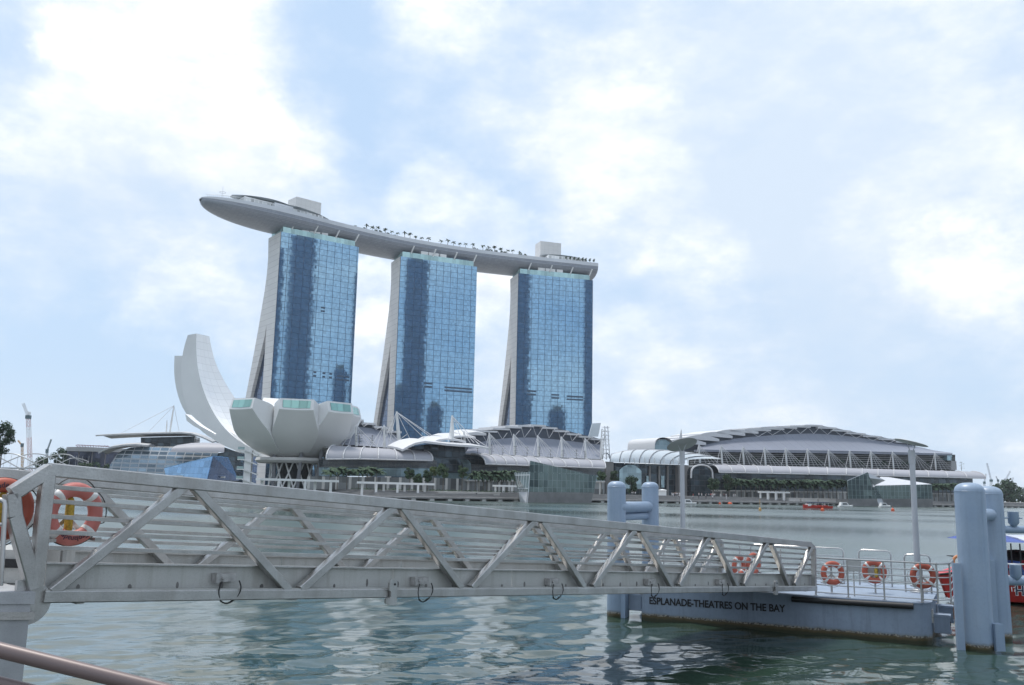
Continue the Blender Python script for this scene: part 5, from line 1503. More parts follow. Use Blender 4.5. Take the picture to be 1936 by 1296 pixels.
# ------------------------------------------------------------------ office towers across the bay that the hotel glass mirrors
m_off = grid_mat("office_tower_wall", (0.09, .15, .25), (.12, .17, .26), (4.5, 3.8), (1.2, 1.2), metal=.3, rough=.25, tilt=.01, var=.5)
def mirrored(ti, x0, x1, ytop, dist, label):
    """the tower that would be seen mirrored between photo columns x0..x1 of hotel tower ti, up to row ytop"""
    A0, u, bk, wid = TOWERS[ti]; n_ = -bk
    out = []
    for px in (x0, x1):
        d = ray(px, 600); t_ = (A0 - CAM).dot(n_) / d.dot(n_); h = CAM + d * t_
        rdir = d - n_ * 2 * d.dot(n_); rdir.z = 0; rdir.normalize(); out.append((h, rdir))
    p0 = out[0][0] + out[0][1] * dist; p1 = out[1][0] + out[1][1] * dist; p0.z = p1.z = 0
    d = ray((x0 + x1) / 2, ytop); t_ = (A0 - CAM).dot(n_) / d.dot(n_); h = CAM + d * t_
    hgt = h.z + dist * d.z / math.hypot(d.x, d.y)
    w = p1 - p0; back = V((out[0][1].x, out[0][1].y, 0))
    r = thing("office_tower", label, "office tower", (p0 + p1) / 2)
    q = [p0, p1, p1 + back * 14, p0 + back * 14]
    mb = MB(); mb.hexa(q, [V((p.x, p.y, hgt)) for p in q]); uvflat(mb, (w.normalized() + back * .6)); mb.build("wall", m_off, r)
    mb = MB(); c = sum(q, V()) / 4; q2 = [c + (p - c) * .6 for p in q]
    mb.hexa([V((p.x, p.y, hgt)) for p in q2], [V((p.x, p.y, hgt + 8)) for p in q2]); mb.build("roof_plant", m_block, r)
mirrored(0, 541, 590, 446, 900, "dark office skyscraper across the bay mirrored in the left hotel tower's glass")
mirrored(1, 764, 806, 492, 490, "dark office skyscraper across the bay mirrored in the middle hotel tower's glass")
mirrored(2, 1104, 1122, 528, 380, "slim office skyscraper across the bay mirrored at the right hotel tower's edge")
mirrored(1, 812, 842, 770, 640, "mid rise office block across the bay mirrored low in the middle hotel tower")
mirrored(0, 636, 662, 700, 600, "mid rise office block across the bay mirrored low in the left hotel tower")
mirrored(2, 984, 1008, 745, 640, "mid rise office block across the bay mirrored low in the right hotel tower")
# ------------------------------------------------------------------ the gangway in the foreground
m_galv = mat("galvanised_steel", (.55, .545, .535), .36, metal=.8, var=.14, scale=2.5, bump=.12, bscale=35, col2=(.40, .39, .38), grain=.55, gscale=55, streak=.35)
m_plate_g = mat("gangway_plate", (.50, .50, .48), .5, metal=.3, var=.1, scale=1.2, col2=(.44, .44, .42), grain=.35, gscale=45, streak=.45)
m_stain = mat("water_stain", (.20, .195, .185), .7, var=.3, scale=8)
m_deckg = mat("gangway_deck", (.30, .30, .29), .7, var=.2, scale=3, grain=.4, gscale=60)
m_boxg = mat("junction_box_grey", (.42, .41, .40), .55, var=.2, scale=12, bump=.1, grain=.5, gscale=80)
m_black = mat("black_rubber", (.015, .015, .017), .55)
GA, GB = at_y(80, 1128, 10.7), at_y(1540, 1113, 27.4)
GU = V((GB.x - GA.x, GB.y - GA.y, 0)).normalized(); GN = V((-GU.y, GU.x, 0))
GW = 3.03
def NP(px, py, off=0.0):
    p = GA + GN * off; return on_plane(px, py, (p.x, p.y), (GU.x, GU.y))
gang = thing("gangway", "steel truss gangway sloping from the granite abutment down to the floating pontoon", "gangway", (GA.x, GA.y, GA.z))
def both(name, mbf, mt, bev=None, far=True):
    o = mbf.build(name, mt, gang)
    if far:
        c = o.copy(); COL.objects.link(c); c.location = GN * GW
    return o
def yline(x, a, b): return a[1] + (b[1] - a[1]) * (x - a[0]) / (b[0] - a[0])
TC0, TC1 = (92, 888.5), (1530, 1029.5)
BC0, BC1 = (80, 1128.5), (1541, 1113)
PT0, PT1 = (75, 1064.5), (1536, 1087)
def tcy(x): return yline(x, TC0, TC1)
def bcy(x): return yline(x, BC0, BC1)
mb = MB(); mb.beam(NP(*TC0), NP(*TC1), .15, .158, bev=.012); both("top_chord", mb, m_galv)
mb = MB(); mb.beam(NP(*BC0), NP(*BC1), .14, .135, bev=.012); both("bottom_chord", mb, m_galv)
mb = MB(); mb.beam(NP(84, bcy(84) - 12.5), NP(1541, bcy(1541) - 4.6), .10, .02); both("chord_flange", mb, m_plate_g)
# bent end frame at the shore
mb = MB(); pts = [(94, 888.5), (22, 934), (26, 976), (64, 1112)]
for a, b in zip(pts, pts[1:]): mb.beam(NP(*a), NP(*b), .148, .16, bev=.012)
both("end_frame", mb, m_galv)
mb = MB(); mb.beam(NP(90, 898), NP(67, 1108), .145, .15, up=GN, bev=.012); both("end_post", mb, m_galv)
mb = MB(); pts = [(1529, 1029.5), (1538, 1037), (1539, 1113)]
for a, b in zip(pts, pts[1:]): mb.beam(NP(*a), NP(*b), .12, .12, up=GN)
both("end_post", mb, m_galv)
tops = [358, 750, 1016, 1203, 1343, 1453]; bots = [82, 555, 880, 1111, 1275, 1398, 1495]
def diag(xb, xt):
    mb = MB(); a = NP(xb, bcy(xb) - 8); b = NP(xt, tcy(xt) + 6); d = (b - a).normalized()
    mb.beam(a, b, .12, .125, up=GN, bev=.010); both("diagonal", mb, m_galv)
def shift(x, s):
    return x + s * 14.5 * (10.7 + (27.4 - 10.7) * 0) / (10.7 / (1 - (x - 80) / 1460 * (1 - 10.7 / 27.4)))
for k, xt in enumerate(tops):
    diag(shift(bots[k], 1), shift(xt, -.75)); diag(shift(bots[k + 1], -1), shift(xt, .75))
diag(shift(bots[6], 1), 1533)
# five flat rails just inside the diagonals
for f in (.18, .335, .50, .668, .838):
    a = (80, lerp(tcy(80), PT0[1], f)); b = (1534, lerp(tcy(1534), PT1[1], f))
    mb = MB(); mb.beam(NP(*a, .10), NP(*b, .10), .032, .052, bev=.005); both("rail", mb, m_galv)
# side plates in four lengths, with a folded top edge
cuts = [75, 743, 968, 1138, 1536]
for x0, x1 in zip(cuts, cuts[1:]):
    g = .6
    a, b = NP(x0 + g, yline(x0, PT0, PT1), .13), NP(x1 - g, yline(x1, PT0, PT1), .13)
    c, d = NP(x1 - g, bcy(x1) - 3, .13), NP(x0 + g, bcy(x0) - 6, .13)
    mb = MB(); mb.prism([a, b, c, d], GN * .012); both("side_plate", mb, m_plate_g)
mb = MB(); mb.beam(NP(75, PT0[1], .105), NP(1536, PT1[1], .105), .06, .022); both("plate_lip", mb, m_galv)
# drip stains at the plate's drain holes
rsn = random.Random(4)
for k in range(34):
    f = (k + .5) / 34; p = NP(95, bcy(95) - 13.5, .128).lerp(NP(1530, bcy(1530) - 6, .128), f)
    w = rsn.uniform(.022, .04); h = rsn.uniform(.05, .10)
    mb = MB(); mb.lathe(p + V((0, 0, h * .3)), [(.002, -.004), (w, -.003), (w * .8, .0), (.002, .001)], 9, ax=-GN)
    for v in mb.v: v.z = p.z + (v.z - p.z) * (h / w * .7)
    mb.build("drain_stain", m_stain, gang)
# deck between the trusses
a, b = NP(82, bcy(82) - 12, .15), NP(1536, bcy(1536) - 5, .15)
mb = MB(); w = GN * (GW - .3)
mb.prism([a, b, b + w, a + w], V((0, 0, -.06))); mb.build("deck", m_deckg, gang)
for f in (.02, .16, .30, .44, .58, .72, .86, .98):
    p = a.lerp(b, f) + V((0, 0, -.115)); mb = MB(); mb.beam(p, p + w, .09, .09); mb.build("cross_beam", m_galv, gang)
# junction boxes with looping cables
for px, py, in ((428, 1092), (796, 1098), (1046, 1099.5), (1230, 1099.5), (1363, 1100)):
    c = NP(px, py, .06)
    mb = MB(); mb.box(c, GU * .13, GN * .05, (0, 0, .052)); mb.box(c - GU * .16 + V((0, 0, .0)), GU * .025, GN * .06, (0, 0, .066))
    bx_ = mb.build("junction_box", m_boxg, gang)
    mb = MB(); mb.lathe(c - GU * .09 - GN * .05, [(.02, 0), (.02, .03), (.005, .032)], 10, ax=-GN); mb.build("gland", m_boxg, bx_)
    mb = MB()
    for sx, dx in ((-1, .0), (1, -.06)):
        s0 = c + GU * .13 * sx - GN * .04 - V((0, 0, .04))
        pts = []
        for q in range(15):
            f = q / 14
            pts.append(s0 + GU * (dx * f + .05 * sx * math.sin(f * 3.1)) - GN * (.07 + .02 * math.sin(f * 3)) + V((0, 0, -.25 * f)))
        for q in range(1, 9):
            f = q / 8; pts.append(pts[14] + GU * (-.2 * f * sx) - V((0, 0, .04 * math.sin(f * math.pi))) + GN * .02 * f)
        mb.tube(pts, .010, 6)
    mb.build("cable", m_black, bx_)
# lifting lugs on the bottom chord
for px, sc_ in ((741, 1.0), (1466, 1.0)):
    c = NP(px, bcy(px) - 3, -.09); mb = MB()
    prof = [(-.07, -.20), (.06, -.20), (.075, -.16), (.075, .15), (.04, .19), (-.05, .19), (-.09, .14), (-.09, .02), (-.05, .0), (-.05, -.08), (-.15, -.10), (-.15, -.17)]
    mb.prism([c + GU * x + V((0, 0, z)) for x, z in prof], GN * -.04); mb.build("lifting_lug", m_galv, gang)
    mb = MB(); mb.tube([c + GU * .02 + V((0, 0, .11)) - GN * .05, c + GU * .02 + V((0, 0, .11)) - GN * .02], .018, 10); mb.build("bolt", m_black, gang)
# half round hinge plate at the abutment
c = NP(50, 1140, -.02); mb = MB()
arc_ = [c + GU * (.27 * math.cos(t_)) + V((0, 0, .25 * math.sin(t_))) for t_ in [(-1.57 + 3.14 * k / 16) for k in range(17)]]
mb.prism(arc_ + [c - GU * .12 + V((0, 0, .25)), c - GU * .12 - V((0, 0, .25))], GN * .06); mb.build("hinge_plate", m_galv, gang)
mb = MB(); mb.tube([c + GU * .0 - GN * .08, c + GN * (GW + .1)], .05, 10); mb.build("hinge_pin", m_galv, gang)

# ------------------------------------------------------------------ granite abutment, landing and hand rails
ac = at_y(60, 1120, 10.45); Zt = ac.z
abut = thing("abutment", "granite clad abutment block at the gangway's shore end, lower left", "abutment", (ac.x - 1, ac.y, 0))
mb = MB()
fx = V((-1, -.16, 0)).normalized(); fy = V((-.16, 1, 0)).normalized() * 1.0; fy = V((GN.x, GN.y, 0)) * .6 + V((-.5, .7, 0)) * .4; fy.normalize()
K = V((ac.x, ac.y, 0))
q = [K, K + fx * 7, K + fx * 7 + fy * 4.5, K + fy * 4.5]
def inset(q, e): c = sum(q, V()) / 4; return [p + (p - c).normalized() * e for p in q]
mb.hexa([p - V((0, 0, 1)) for p in q], [p + V((0, 0, Zt - .13)) for p in q]); mb.build("granite_block", m_gran, abut)
mb = MB(); q2 = inset(q, .05); mb.hexa([p + V((0, 0, Zt - .128)) for p in q2], [p + V((0, 0, Zt)) for p in q2]); mb.build("coping", m_gran, abut)
zl = at_y(30, 1165, 10.4).z
mb = MB(); q3 = inset(q, .07); mb.hexa([p + V((0, 0, zl - .045)) for p in q3], [p + V((0, 0, zl + .04)) for p in q3]); mb.build("steel_ledge", m_galv, abut)
m_grille = mat("vent_grille", (.03, .03, .033), .6, bump=.6, bscale=120, stretch=(8, 1, 1))
c = at_y(22, 1066, 11.3); land_ = thing("landing_threshold", "low grey steel threshold box with a black grille behind the gangway's bent frame", "threshold", (c.x, c.y, Zt))
mb = MB(); mb.box((c.x - .4, c.y + .5, c.z - .04), (.72, 0, 0), (0, .45, 0), (0, 0, .20)); mb.build("casing", m_plate_g, land_)
mb = MB(); mb.box((c.x - .02, c.y + .05 - .015, c.z), (.105, 0, 0), (0, .02, 0), (0, 0, .052)); mb.build("grille", m_grille, land_)
mb = MB(); mb.box((c.x - .4, c.y + .3, c.z - .30), (.8, 0, 0), (0, .9, 0), (0, 0, .05)); mb.build("tread_plate", m_deckg, land_)

m_rail_b = mat("handrail_brown", (.165, .125, .12), .42, metal=.15, var=.06, scale=2)
hr = thing("handrail", "brown painted tubular handrail crossing the lower left corner", "handrail", at_y(100, 1300, 3.0) - V((0, 0, 1)))
R_ = .0245
p0, p1 = at_y(-160, 1190, 3.0), at_y(900, 1452, 3.15)
mb = MB(); mb.tube([p0, p1], R_, 20); mb.build("top_rail", m_rail_b, hr, smooth=True)
dz = V((0, 0, -.098))
mb = MB(); mb.tube([p0 + dz, p1 + dz], R_ * .8, 16); mb.build("lower_rail", m_rail_b, hr, smooth=True)
for f in (.02, .55, .98):
    p = p0.lerp(p1, f); mb = MB(); mb.tube([p, V((p.x, p.y, 1.0))], R_ * .9, 14); mb.build("post", m_rail_b, hr, smooth=True)

m_tube = mat("stainless_tube", (.50, .49, .48), .28, metal=.85, var=.08, scale=4)
sr = thing("side_rail", "bent stainless tube rail at the left edge beside the orange lifebuoy", "rail", at_y(5, 1060, 10.1))
mb = MB(); pts = [at_y(-60, 946, 10.0), at_y(2, 946, 10.05), at_y(8, 949, 10.06), at_y(9.5, 957, 10.06), at_y(4, 1062, 10.06), at_y(1, 1108, 10.06)]
mb.tube(pts, .026, 10); mb.build("bent_tube", m_tube, sr, smooth=True)
mb = MB(); mb.tube([at_y(-60, 992, 10.0), at_y(7, 992, 10.06)], .02, 8); mb.build("lower_tube", m_tube, sr, smooth=True)

# ------------------------------------------------------------------ lifebuoys
m_buoy = mat("lifebuoy_orange", (.44, .10, .06), .55, var=.1, scale=6)
m_buoyp = mat("lifebuoy_faded_red", (.56, .185, .16), .6, var=.1, scale=6)
m_band = mat("reflective_band", (.72, .72, .70), .4, var=.08, scale=10)
m_rope = mat("yellow_rope", (.55, .38, .06), .8, var=.25, scale=30, bump=.3, bscale=120)
m_txt = mat("lettering_dark", (.025, .03, .06), .6)
def text_mesh(s, size, mt, name, parent, mtx, extrude=.002, bold=.0, sx=1.0, arc=None):
    cu = bpy.data.curves.new(name, 'FONT'); cu.body = s; cu.size = size; cu.extrude = extrude; cu.offset = bold; cu.align_x = 'CENTER'; cu.align_y = 'CENTER'
    ob = bpy.data.objects.new(name, cu); COL.objects.link(ob)
    dg = bpy.context.evaluated_depsgraph_get(); me = bpy.data.meshes.new_from_object(ob.evaluated_get(dg))
    bpy.data.objects.remove(ob)
    o0 = ROOT[parent.name]
    for v in me.vertices:
        x, y, z = v.co.x * sx, v.co.y, v.co.z
        if arc:
            a = x / arc; rr = arc + y * (1 if arc > 0 else 1); x, y = rr * math.sin(a), rr * math.cos(a)
        v.co = mtx @ V((x, y, z)) - o0
    me.materials.clear(); me.materials.append(mt)
    o = bpy.data.objects.new(name, me); COL.objects.link(o); o.parent = parent; ROOT[o.name] = o0
    return o
def frame(c, nrm, roll=0.0):
    n = V(nrm).normalized(); x = V((0, 0, 1)).cross(n).normalized(); y = n.cross(x)
    x, y = x * math.cos(roll) + y * math.sin(roll), y * math.cos(roll) - x * math.sin(roll)
    return Matrix(((x.x, y.x, n.x, c.x), (x.y, y.y, n.y, c.y), (x.z, y.z, n.z, c.z), (0, 0, 0, 1)))
def lifebuoy(c, nrm, R, label, mt, roll=0.0, text=None, stand=None, bands=4, band0=.785, text_top=False, group=None):
    c = V(c); F = frame(c, nrm, roll); r = thing("lifebuoy", label, "lifebuoy", c - V((0, 0, R)), group)
    rm, rt = R * .765, R * .235
    def P(a, b, k=1.0): rr = rm + rt * math.cos(b) * k; return F @ V((rr * math.cos(a), rr * math.sin(a), rt * math.sin(b) * .85 * k))
    na, nb = 48, 14
    mb = MB(); rings = [[P(2 * math.pi * i / na, 2 * math.pi * j / nb) for j in range(nb)] for i in range(na)]
    rings.append(rings[0]); mb.loft(rings, caps=False)
    ring = mb.build("ring", mt, r, smooth=60)
    for k in range(bands):
        a0 = band0 + 2 * math.pi * k / bands; mb = MB()
        mb.loft([[P(a0 + d, 2 * math.pi * j / nb, kk) for j in range(nb)] for d, kk in ((-.115, 1.0), (-.11, 1.03), (.11, 1.03), (.115, 1.0))], caps=False)
        mb.build("band", m_band, r, smooth=60)
    mb = MB(); pts = []
    for i in range(97):
        a = 2 * math.pi * i / 96; sag = abs(math.sin((a - band0) * bands / 2)); rr = R * 1.0 + .012 + .05 * sag * (1 if math.sin(a) < .3 else -.3)
        pts.append(F @ V((rr * math.cos(a), rr * math.sin(a), .0)))
    mb.tube(pts, .0075, 5); mb.build("grab_line", m_tube if not text else m_black, r, smooth=True)
    if text:
        Ft = F @ Matrix.Translation((0, 0, rt * .85 + .004))
        text_mesh(text, R * .24, m_txt, "lettering", r, Ft, .002, .0, arc=rm)
    return r, F
def buoy_stand(F, R, zfloor, label, back=-.12):
    c = F @ V((0, 0, back)); zw = V((0, 0, 1)); x = V((F[0][0], F[1][0], 0)).normalized()
    if abs(F[2][0]) > .7: x = V((F[0][1], F[1][1], 0)).normalized()
    r = thing("lifebuoy_stand", label, "stand", (c.x, c.y, zfloor))
    mb = MB(); mb.beam(c + zw * R * .78, V((c.x, c.y, zfloor)), .05, .05, up=x); mb.build("post", m_galv, r)
    for s in (-1, 1):
        mb = MB(); mb.beam(c - zw * R * .12, c + x * s * R * .72 - zw * R * .78, .05, .03, up=F @ V((0, 0, 1)) - F @ V((0, 0, 0))); mb.build("arm", m_galv, r)
        mb = MB(); e = c + x * s * R * .76 - zw * R * .80; nn = (F @ V((0, 0, 1)) - F @ V((0, 0, 0))); mb.beam(e - nn * .02, e + nn * .24, .09, .04); mb.build("hook", m_galv, r)
    return r
def rope_bag(F, R, label, off=.0, h=None):
    c = F @ V((0, 0, -.03)); x = V((F[0][0], F[1][0], F[2][0])); z = V((0, 0, 1))
    r = thing("rope_bag", label, "rope bag", c - z * R * .6)
    mb = MB(); c = c + x * off
    mb.tube([c + z * R * .55, c + z * R * .4, c, c - z * R * .5, c - z * R * .62], [.02, .05, .055, .05, .015], 9); mb.build("bag", m_rope, r, smooth=True)
    mb = MB(); pts = [c + z * R * .55 + V((.02 * math.sin(q), .02 * math.cos(q * 1.7), .006 * q)) for q in range(26)]; mb.tube(pts, .008, 5); mb.build("rope", m_rope, r, smooth=True)
    return r
def to_cam(c, yaw=0.0):
    d = V((CAM.x - c.x, CAM.y - c.y, 0)).normalized(); return V((d.x * math.cos(yaw) - d.y * math.sin(yaw), d.x * math.sin(yaw) + d.y * math.cos(yaw), 0))
c = at_y(138, 972, 11.55)
b_, F = lifebuoy(c, to_cam(c, .55), .395, "faded red lifebuoy with upside down lettering behind the gangway's first bay", m_buoyp, math.pi, "Esplanade", band0=.785, bands=4)
buoy_stand(F, .395, GA.z - .05, "grey tripod stand carrying the faded red lifebuoy on the gangway")
rope_bag(F, .395, "yellow throwing line hanging inside the faded red lifebuoy", .03)
c = at_y(2, 963, 10.5)
b_, F2 = lifebuoy(c, to_cam(c, .35), .36, "bright orange lifebuoy cut by the left edge of the view", m_buoy, .5, "Esplanade", band0=.25, bands=4)
rope_bag(F2, .36, "yellow throwing line at the left edge inside the bright orange lifebuoy", .02)

# ------------------------------------------------------------------ floating pontoon
m_pont = mat("pontoon_blue", (.25, .31, .40), .5, var=.10, scale=.8, bump=.04, bscale=14, grain=.3, gscale=9, streak=.55)
def waterline_mat(base, name, z0=.16, z1=.24):
    M = base.copy(); M.name = name; t = M.node_tree; b = t.nodes['Principled BSDF']
    src = b.inputs['Base Color'].links[0].from_socket
    g = t.nodes.new('ShaderNodeNewGeometry'); s = t.nodes.new('ShaderNodeSeparateXYZ'); t.links.new(g.outputs['Position'], s.inputs[0])
    n = t.nodes.new('ShaderNodeTexNoise'); n.inputs['Scale'].default_value = 6; n.inputs['Detail'].default_value = 6; t.links.new(g.outputs['Position'], n.inputs['Vector'])
    a = t.nodes.new('ShaderNodeMath'); a.operation = 'MULTIPLY_ADD'; t.links.new(n.outputs['Fac'], a.inputs[0]); a.inputs[1].default_value = -.10; t.links.new(s.outputs[2], a.inputs[2])
    def band(lo, hi):
        r = t.nodes.new('ShaderNodeMapRange'); r.inputs[1].default_value = hi; r.inputs[2].default_value = lo; t.links.new(a.outputs[0], r.inputs[0]); return r.outputs[0]
    def mix(f, c1, c2):
        x = t.nodes.new('ShaderNodeMix'); x.data_type = 'RGBA'; t.links.new(f, x.inputs[0])
        for i, c in ((6, c1), (7, c2)):
            if isinstance(c, tuple): x.inputs[i].default_value = (*c, 1)
            else: t.links.new(c, x.inputs[i])
        return x.outputs[2]
    n2 = t.nodes.new('ShaderNodeTexNoise'); n2.inputs['Scale'].default_value = 22; n2.inputs['Detail'].default_value = 4; t.links.new(g.outputs['Position'], n2.inputs['Vector'])
    rr = t.nodes.new('ShaderNodeMapRange'); rr.inputs[1].default_value = .42; rr.inputs[2].default_value = .6; t.links.new(n2.outputs['Fac'], rr.inputs[0])
    crust = mix(rr.outputs[0], (.05, .045, .04), (.33, .30, .25))
    c = mix(band(z1 + .01, z1 + .05), src, (.20, .235, .27))
    c = mix(band(z0 + .03, z0 + .06), c, crust)
    c = mix(band(z0 - .02, z0 + .01), c, (.085, .062, .025))
    c = mix(band(.0, .07), c, (.03, .032, .012))
    t.links.new(c, b.inputs['Base Color']); return M
m_pont_w = waterline_mat(m_pont, "pontoon_hull_paint", .11, .17)
FL, FR = at_z(1211, 1172, 0), at_z(1762, 1220.5, 0)
PU = (FR - FL); PU.z = 0; PLEN = PU.length; PU.normalize(); PN_ = V((-PU.y, PU.x, 0))
DZ = 1.12; PW = 5.6
pont = thing("pontoon", "blue grey floating pontoon with lettering at the gangway's lower end", "pontoon", FL.lerp(FR, .5) + PN_ * PW / 2)
def pp3(s, d, z=0.0): return FL + PU * s + PN_ * d + V((0, 0, z))
def outline(e, z):
    rad = .55; P = []
    for (cx, cy, a0) in ((PLEN - rad, rad, -90), (PLEN - rad, PW - rad, 0), (rad, PW - rad, 90), (.12, .12, 180)):
        r_ = rad if a0 != 180 else .12
        for k in range(7):
            a = math.radians(a0 + 15 * k); P.append(pp3(cx + (r_ + e) * math.cos(a), cy + (r_ + e) * math.sin(a), z))
    return P
mb = MB(); mb.hexa(outline(0, -.6), outline(0, DZ - .03)); mb.build("hull", m_pont_w, pont, smooth=30)
mb = MB(); mb.hexa(outline(.03, DZ - .028), outline(.03, DZ)); mb.build("deck", m_pont, pont, smooth=30)
def FP(px, py, off=0.0):
    p = FL - PN_ * off; return on_plane(px, py, (p.x, p.y), (PU.x, PU.y))
mb = MB(); mb.tube([FP(1497, 1133, .1), FP(1727, 1147, .1)], .085, 12); mb.build("fender", m_black, pont, smooth=True)
a, b = FP(1227, 1136.5, .012), FP(1484, 1152, .012); c = (a + b) / 2; d = (b - a); L_t = d.length; d.normalize()
up_ = V((0, 0, 1)); nn = -PN_
Ft = Matrix(((d.x, up_.x, nn.x, c.x), (d.y, up_.y, nn.y, c.y), (d.z, up_.z, nn.z, c.z), (0, 0, 0, 1)))
tx = text_mesh("ESPLANADE-THEATRES ON THE BAY", .30, m_black, "lettering", pont, Ft, .004, .007)
xs = [v.co.dot(d) for v in tx.data.vertices]; k = L_t / (max(xs) - min(xs)); o0 = ROOT[pont.name]; cl = c - o0
for v in tx.data.vertices:
    q = v.co - cl; q += d * (q.dot(d) * (k - 1)); v.co = cl + q
m_rust = mat('rusty_roller', (.07, .05, .04), .7, var=.4, scale=9)
# pile guides with rubber rollers
def guide(s, d, parent=pont):
    mb = MB(); c = pp3(s, d)
    for z in (.28, .72):
        mb.box(c + V((0, 0, z)), PU * .22, PN_ * .24, (0, 0, .03))
    for e in (-.2, .2): mb.box(c + PN_ * e + V((0, 0, .5)), PU * .20, PN_ * .025, (0, 0, .26))
    g = mb.build("pile_guide", m_pont, pont)
    mb = MB(); mb.lathe(c + PU * .05 - PN_ * .17 + V((0, 0, .48)), [(.02, 0), (.15, .02), (.17, .08), (.17, .26), (.15, .32), (.02, .34)], 16, ax=PN_); mb.build("roller", m_rust, g, smooth=True)
guide(-.26, .45); guide(-.26, 3.4); guide(PLEN + .26, 1.0); guide(PLEN + .26, 3.6)
mb = MB(); mb.box(pp3(PLEN + .02, .75, .72), PU * .02, PN_ * .18, (0, 0, .18)); mb.build("repair_plate", m_plate_g, pont)

# guard rails of the pontoon
RZ = (1.10, .90, .71, .52, .32, .10)
def guard(name_label, pts, posts, closed_top=True):
    r = thing("guard_rail", name_label, "guard rail", V((pts[0].x, pts[0].y, DZ)), "stainless guard rails on the pontoon")
    for i, z in enumerate(RZ):
        mb = MB(); mb.tube([p + V((0, 0, z)) for p in pts], .026 if i == 0 else .017, 8); mb.build("rail", m_tube, r, smooth=True)
    for p in posts:
        mb = MB(); mb.tube([p, p + V((0, 0, 1.11))], .026, 8); mb.lathe(p, [(.07, .001), (.07, .015), (.03, .016)], 10); mb.build("post", m_tube, r, smooth=30)
    return r
def onfront(px):  # point of the front rail line under a photo column
    q = FP(px, 1100, -.16); return V((q.x, q.y, DZ))
f0, f1 = onfront(1541), onfront(1741)
guard("guard rail along the pontoon's front edge, right of the gangway", [f0, f1], [onfront(x) for x in (1542, 1603, 1671, 1741)])
s1 = (f1 - pp3(0, 0, DZ)).dot(PU)
guard("short guard rail returning along the pontoon's right end past the lamp post", [f1 + PU * .03, pp3(s1 + .42, .16, DZ), pp3(s1 + .75, .55, DZ), pp3(s1 + .78, 2.3, DZ)], [pp3(s1 + .42, .16, DZ), pp3(s1 + .74, .55, DZ), pp3(s1 + .78, 2.3, DZ)])
def back_s(px, d):
    p = pp3(0, d, 0); q = on_plane(px, 1090, (p.x, p.y), (PU.x, PU.y)); return (q - pp3(0, d, q.z)).dot(PU)
def loop_rail(label, px0, px1, d, n):
    a, b = back_s(px0, d), back_s(px1, d); P = [pp3(a, d, DZ), pp3(b, d, DZ)]
    r = thing("guard_rail", label, "guard rail", P[0], "stainless guard rails on the pontoon")
    mb = MB(); H = 1.16
    mb.tube([P[0], P[0] + V((0, 0, H - .12)), P[0] + V((0, 0, H - .03)) + PU * .04, P[0] + V((0, 0, H)) + PU * .14, P[1] + V((0, 0, H)) - PU * .14, P[1] + V((0, 0, H - .03)) - PU * .04, P[1] + V((0, 0, H - .12)), P[1]], .028, 8); mb.build("hoop", m_tube, r, smooth=True)
    for z in RZ[1:]:
        mb = MB(); mb.tube([p + V((0, 0, z)) for p in P], .016, 6); mb.build("rail", m_tube, r, smooth=True)
    for k in range(1, n):
        p = P[0].lerp(P[1], k / n); mb = MB(); mb.tube([p, p + V((0, 0, H))], .024, 8); mb.build("post", m_tube, r, smooth=True)
    return r
loop_rail("hooped guard rail on the pontoon's rear edge behind the first lifebuoy", 1420, 1596, 4.9, 3)
loop_rail("hooped guard rail on the pontoon's rear edge behind the second lifebuoy", 1625, 1686, 4.6, 1)
loop_rail("short guard rail at the rear right corner beside the lamp post", 1711, 1760, 3.2, 2)
loop_rail("guard rail on the pontoon's rear edge seen through the gangway", 1255, 1400, 5.2, 4)
for px, py, d, yaw, lab, lab2 in ((1574, 1084, 28.3, .35, "orange lifebuoy nearest the gangway's lower end", "stand of the lifebuoy nearest the gangway's lower end"),
                            (1653, 1081, 28.6, -.1, "middle lifebuoy on the pontoon in front of a grey board", "stand of the middle lifebuoy on the pontoon"),
                            (1745, 1089, 26.6, .3, "orange lifebuoy behind the right lamp post", "stand of the lifebuoy behind the right lamp post"),
                            (1397, 1070, 30.5, 1.0, "orange lifebuoy seen through the gangway's last bays, left one", "stand of the left lifebuoy seen through the gangway"),
                            (1424, 1066, 31.0, .9, "orange lifebuoy seen through the gangway's last bays, right one", "stand of the right lifebuoy seen through the gangway")):
    c = at_y(px, py, d); b_, F = lifebuoy(c, to_cam(c, yaw), .365, lab, m_buoy, .0, group=None)
    buoy_stand(F, .365, DZ, lab2)
    if px == 1653:
        nn = to_cam(c, yaw); bk_ = c - nn * .2; mb = MB(); xx = V((-nn.y, nn.x, 0)); mb.box(bk_ - V((0, 0, .02)), xx * .27, nn * .012, (0, 0, .27)); tag(mb.build("notice_board", m_plate_g), "grey board behind the middle lifebuoy on the pontoon", "board")
        rope_bag(F, .3, "yellow throwing line in front of the grey board", .05)
p = at_y(1614, 1070, 27.6); mb = MB(); mb.box(p, V((.23, .03, 0)), V((0, .015, 0)), (0, 0, .16)); mb.tube([p - V((0, -.03, .0)), V((p.x, p.y + .03, DZ))], .02, 6)
tag(mb.build("sign_plate", m_plate_g), "small grey plate on the rail between the first two pontoon lifebuoys", "sign")

